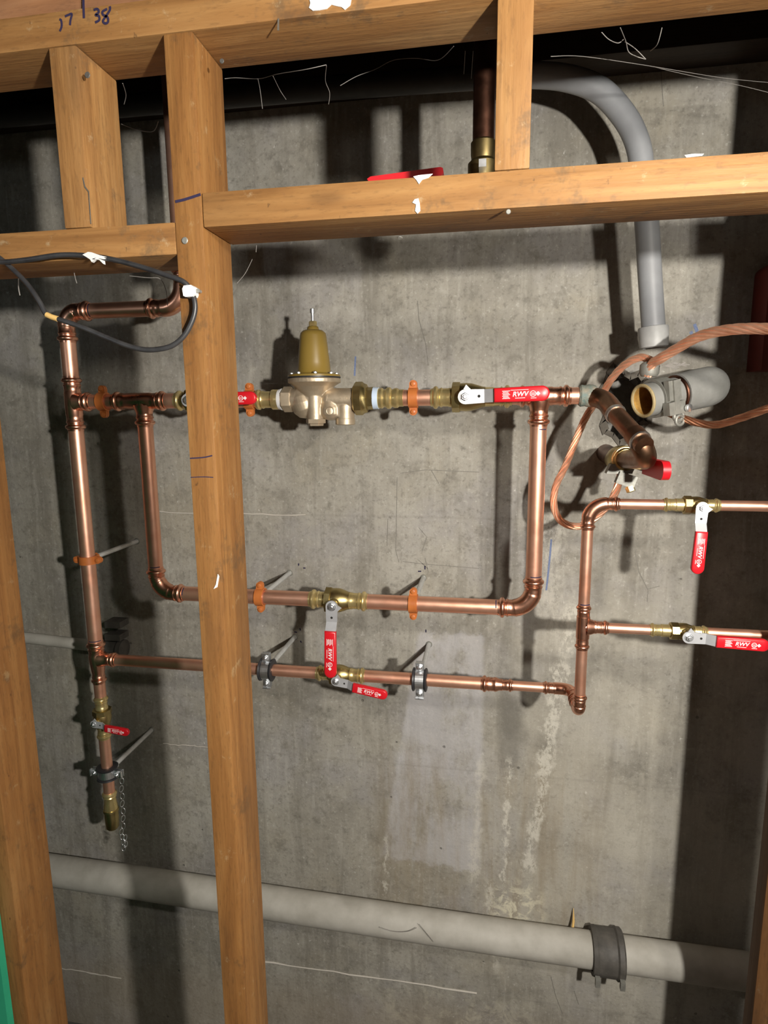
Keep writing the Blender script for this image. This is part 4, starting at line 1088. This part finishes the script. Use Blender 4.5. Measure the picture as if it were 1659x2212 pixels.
# ------------------------------------------------------------------ other things on the wall
mb = MB(); pA = V((-2.55, 1.50, H - 1.405)); 
dp = [V((-2.55, 1.50, H - 1.395)), V((-1.04, 1.50, H - 1.415)), V((-.444, 1.50, H - 1.428)), V((.143, 1.50, H - 1.439)), V((.669, 1.50, H - 1.443)), V((2.15, 1.50, H - 1.46))]
dn_ = thing('drain_pipe', 'pale painted drain pipe crossing the foot of the wall', 'pipe', dp[3])
mb.sweep(dp, .0445, 40); mb.build('tube', 'drain', dn_)
k0, k1 = X_at(1283, 2060, 1.46), X_at(1352, 2070, 1.46)
mb = MB(); zc_ = H - 1.441
mb.lathe((k0, 1.50, zc_), (1, 0, -.01), [(0, .047), (0, .057), (.010, .0600), (.014, .0575), (k1 - k0 - .02, .0575), (k1 - k0 - .016, .0620), (k1 - k0 - .004, .0620), (k1 - k0, .058), (k1 - k0, .047)], 40, cap=(False, False))
hb = mb.build('coupling', 'drain_hub', dn_)
for xx in (k0 + .008, k1 - .010):
    mb = MB(); mb.box((xx, 1.435, zc_ - .03), (.006, 0, 0), (0, .006, 0), (0, 0, .012)); mb.build('band_screw', 'galv', hb, smooth=False)
# level grey pipe at the far left
lp = thing('wall_pipe', 'pale grey pipe on the wall behind the tall riser', 'pipe', P(130, 1388, 1.53))
mb = MB(); mb.sweep([V((-2.55, 1.535, H - .640)), V((-1.34, 1.535, H - .664)), P(262, 1402, 1.535)], .0165, 22); mb.build('tube', 'drain', lp)
mb = MB(); e_ = P(262, 1402, 1.535); mb.lathe(e_ - V((.05, 0, 0)), EX, [(0, .018), (.004, .023), (.04, .023), (.046, .028), (.06, .028), (.062, .02)], 20); mb.build('end_fitting', 'drain_hub', lp)
mb = MB(); zz = [P(252, 1345, 1.54), P(252, 1372, 1.54)]
for q in zz: mb.box(q, (.024, 0, 0), (0, .022, 0), (0, 0, .009))
mb.build('bracket', 'drain_hub', lp, smooth=False)
# dark red box at the far side of the wall
mb = MB(); r0 = P(1634, 565, 1.50); r1 = P(1640, 800, 1.50); wd = .16
rc_ = .02
outl = [(0, 0), (wd, 0), (wd, r0.z - r1.z), (rc_, r0.z - r1.z)] + [(rc_ - rc_ * math.sin(t), (r0.z - r1.z) - rc_ + rc_ * math.cos(t)) for t in [pi / 2 * j / 6 for j in range(1, 7)]]
mb.prism(outl, (r1.x, 1.49, r1.z), (1, 0, 0), (0, 0, 1), (0, 1, 0), DW - 1.49)
tag(mb.build('red_box', 'dark_red', ang=40), 'dark red metal box on the wall beyond the arching wire', 'box')

# ------------------------------------------------------------------ black cable loop, staple and tag
cbp = [(-60, 560, .785), (0, 566, .785), (60, 561, .782), (130, 551, .785), (195, 553, .786), (250, 562, .784), (300, 575, .782), (350, 591, .784), (395, 608, .788), (412, 628, .7915), (421, 655, .7915), (418, 685, .791), (400, 722, .789),
       (375, 745, .786), (345, 754, .784), (310, 755, .783), (270, 745, .783), (225, 727, .784), (175, 706, .785), (128, 690, .786), (101, 680, .786), (85, 652, .786), (60, 615, .787), (30, 584, .789), (0, 558, .79), (-70, 505, .795)]
cb = thing('cable', 'black cable hanging in a loop from the short rail and stud', 'cable', P(310, 755, .783))
mb = MB(); mb.sweep(smooth_path([P(*q) for q in cbp], 6), .0035, 12); mb.build('sheath', 'black_cable', cb)
mb = MB(); mb.sweep([P(101, 680, .7855), P(112, 685, .785), P(125, 689, .7855)], .0038, 12); t_ = mb.build('tag', 'yellow', cb); t_['label'] = 'bit of yellow tape'
mb = MB()
for poly in ([(178, 550), (190, 544), (198, 545), (215, 551), (240, 558), (224, 560), (208, 557), (198, 566), (194, 560)], [(198, 560), (207, 556), (222, 562), (223, 570), (214, 561)]):
    pts = [P(u, v, .7815) for u, v in poly]; i = len(mb.v); n = len(pts)
    mb.v += pts + [p + V((0, .005, 0)) for p in pts]; mb.f.append(tuple(range(i, i + n))); mb.f.append(tuple(reversed(range(i + n, i + 2 * n))))
    for k in range(n): mb.f.append((i + k, i + (k + 1) % n, i + n + (k + 1) % n, i + n + k))
mb.build('paint_splash', 'white_paint', cb, smooth=False)
sc = P(411, 630, .7915)
stp = thing('cable_staple', 'white plastic cable staple nailed to the stud', 'staple', sc - V((0, 0, .008)))
mb = MB(); poly = [(-.0075, -.006), (-.004, -.0075), (.006, -.0072), (.0078, -.004), (.0075, .005), (.004, .0075), (-.006, .0070), (-.0085, .003)]
mb.prism(poly, V((sc.x, DF - .0005, sc.z)), EX, EZ, FW, .0135); mb.build('saddle', 'tape_white', stp, smooth=False)
mb = MB(); mb.lathe((sc.x + .0105, DF - .0002, sc.z + .001), FW, [(0, .0022), (.006, .0022), (.0075, .0028)], 10); mb.build('nail', 'galv', stp)

# ------------------------------------------------------------------ cobwebs
def web(label, strands, r=.0007):
    mb = MB(); r *= .62
    for s in strands:
        mb.sweep(smooth_path([P(*q) for q in s], 6), r, 5)
    return tag(mb.build('cobweb', 'web'), label, 'cobweb')
web('dusty cobweb threads hanging under the top plate by the stapled stud', [[(486, 170, .9), (510, 168, .95), (560, 170, 1.0), (600, 160, .95), (660, 150, .9), (705, 140, .9)], [(557, 170, .98), (562, 195, 1.0), (567, 235, 1.0)], [(705, 142, .9), (703, 175, .95), (712, 200, .98), (710, 225, 1.0)], [(590, 165, .95), (605, 195, 1.0), (618, 215, 1.0)]])
web('dusty cobweb thread sagging beside the browned drop pipe', [[(735, 185, 1.0), (770, 165, 1.02), (810, 150, 1.05), (850, 130, 1.05), (900, 126, 1.0), (946, 130, .95), (980, 100, .9)], [(1022, 110, .92), (1018, 170, .95)], [(1005, 110, .92), (1002, 160, .95)]])
web('tangled cobweb under the top plate above the conduit', [[(1300, 70, .9), (1315, 85, .92), (1335, 93, .95), (1347, 85, .95)], [(1340, 60, .9), (1352, 90, .95), (1358, 112, .97), (1375, 122, .98), (1395, 128, .98)], [(1350, 90, .95), (1372, 105, .97), (1395, 128, .98)], [(1405, 110, .95), (1420, 95, .92), (1430, 60, .9)]], .0009)
web('long pale cobweb threads stretched across in front of the conduit', [[(1190, 122, .95), (1260, 122, 1.0), (1400, 142, 1.1), (1560, 168, 1.2), (1680, 180, 1.3)], [(1400, 142, 1.1), (1500, 165, 1.2), (1600, 185, 1.25), (1680, 205, 1.3)]], .0007)
web('short cobweb strand hanging below the black cable', [[(40, 590, .8), (40, 620, .81), (43, 638, .815)]], .0012)
web('short cobweb strand hanging from the short rail', [[(160, 588, .87), (163, 602, .87), (166, 612, .87)], [(280, 596, .87), (320, 600, .87), (345, 602, .87), (358, 625, .88), (362, 660, .89)]], .0009)
web('dusty cobweb between the short uprights', [[(265, 180, .9), (272, 205, .95), (268, 225, .97)], [(262, 268, 1.0), (295, 280, 1.02), (330, 284, 1.0), (342, 262, .95)]], .001)
web('cobweb strand hooked between rail and stapled stud', [[(545, 560, .95), (530, 590, .93), (512, 612, .89)], [(554, 530, .9), (553, 545, .9)]], .0007)
web('fibrous cobweb on the pale drain pipe', [[(820, 2003, 1.45), (850, 2012, 1.45), (880, 2012, 1.45), (900, 2004, 1.452)], [(905, 1996, 1.455), (918, 2012, 1.45), (936, 2034, 1.452)]], .0012)
GROUPS = {'pipe_hanger': 'orange split ring hangers', 'cushion_clamp': 'zinc clamps with rubber cushions', 'ball_valve': 'red handled ball valves', 'copper_pipe': 'copper pipe lengths',
          'pipe_elbow': 'copper elbows', 'pipe_tee': 'copper tees', 'wall_stud': 'full height studs', 'cripple_stud': 'short uprights under the top plate', 'header_rail': 'level rails between studs',
          'ground_wire': 'bare ground wires', 'cobweb': 'cobwebs', 'press_adapter': 'brass press adapters'}
for o in bpy.data.objects:
    if '_o' in o: del o['_o']
    g_ = GROUPS.get(o.name.split('.')[0])
    if g_ and o.parent is None and 'category' in o: o['group'] = g_
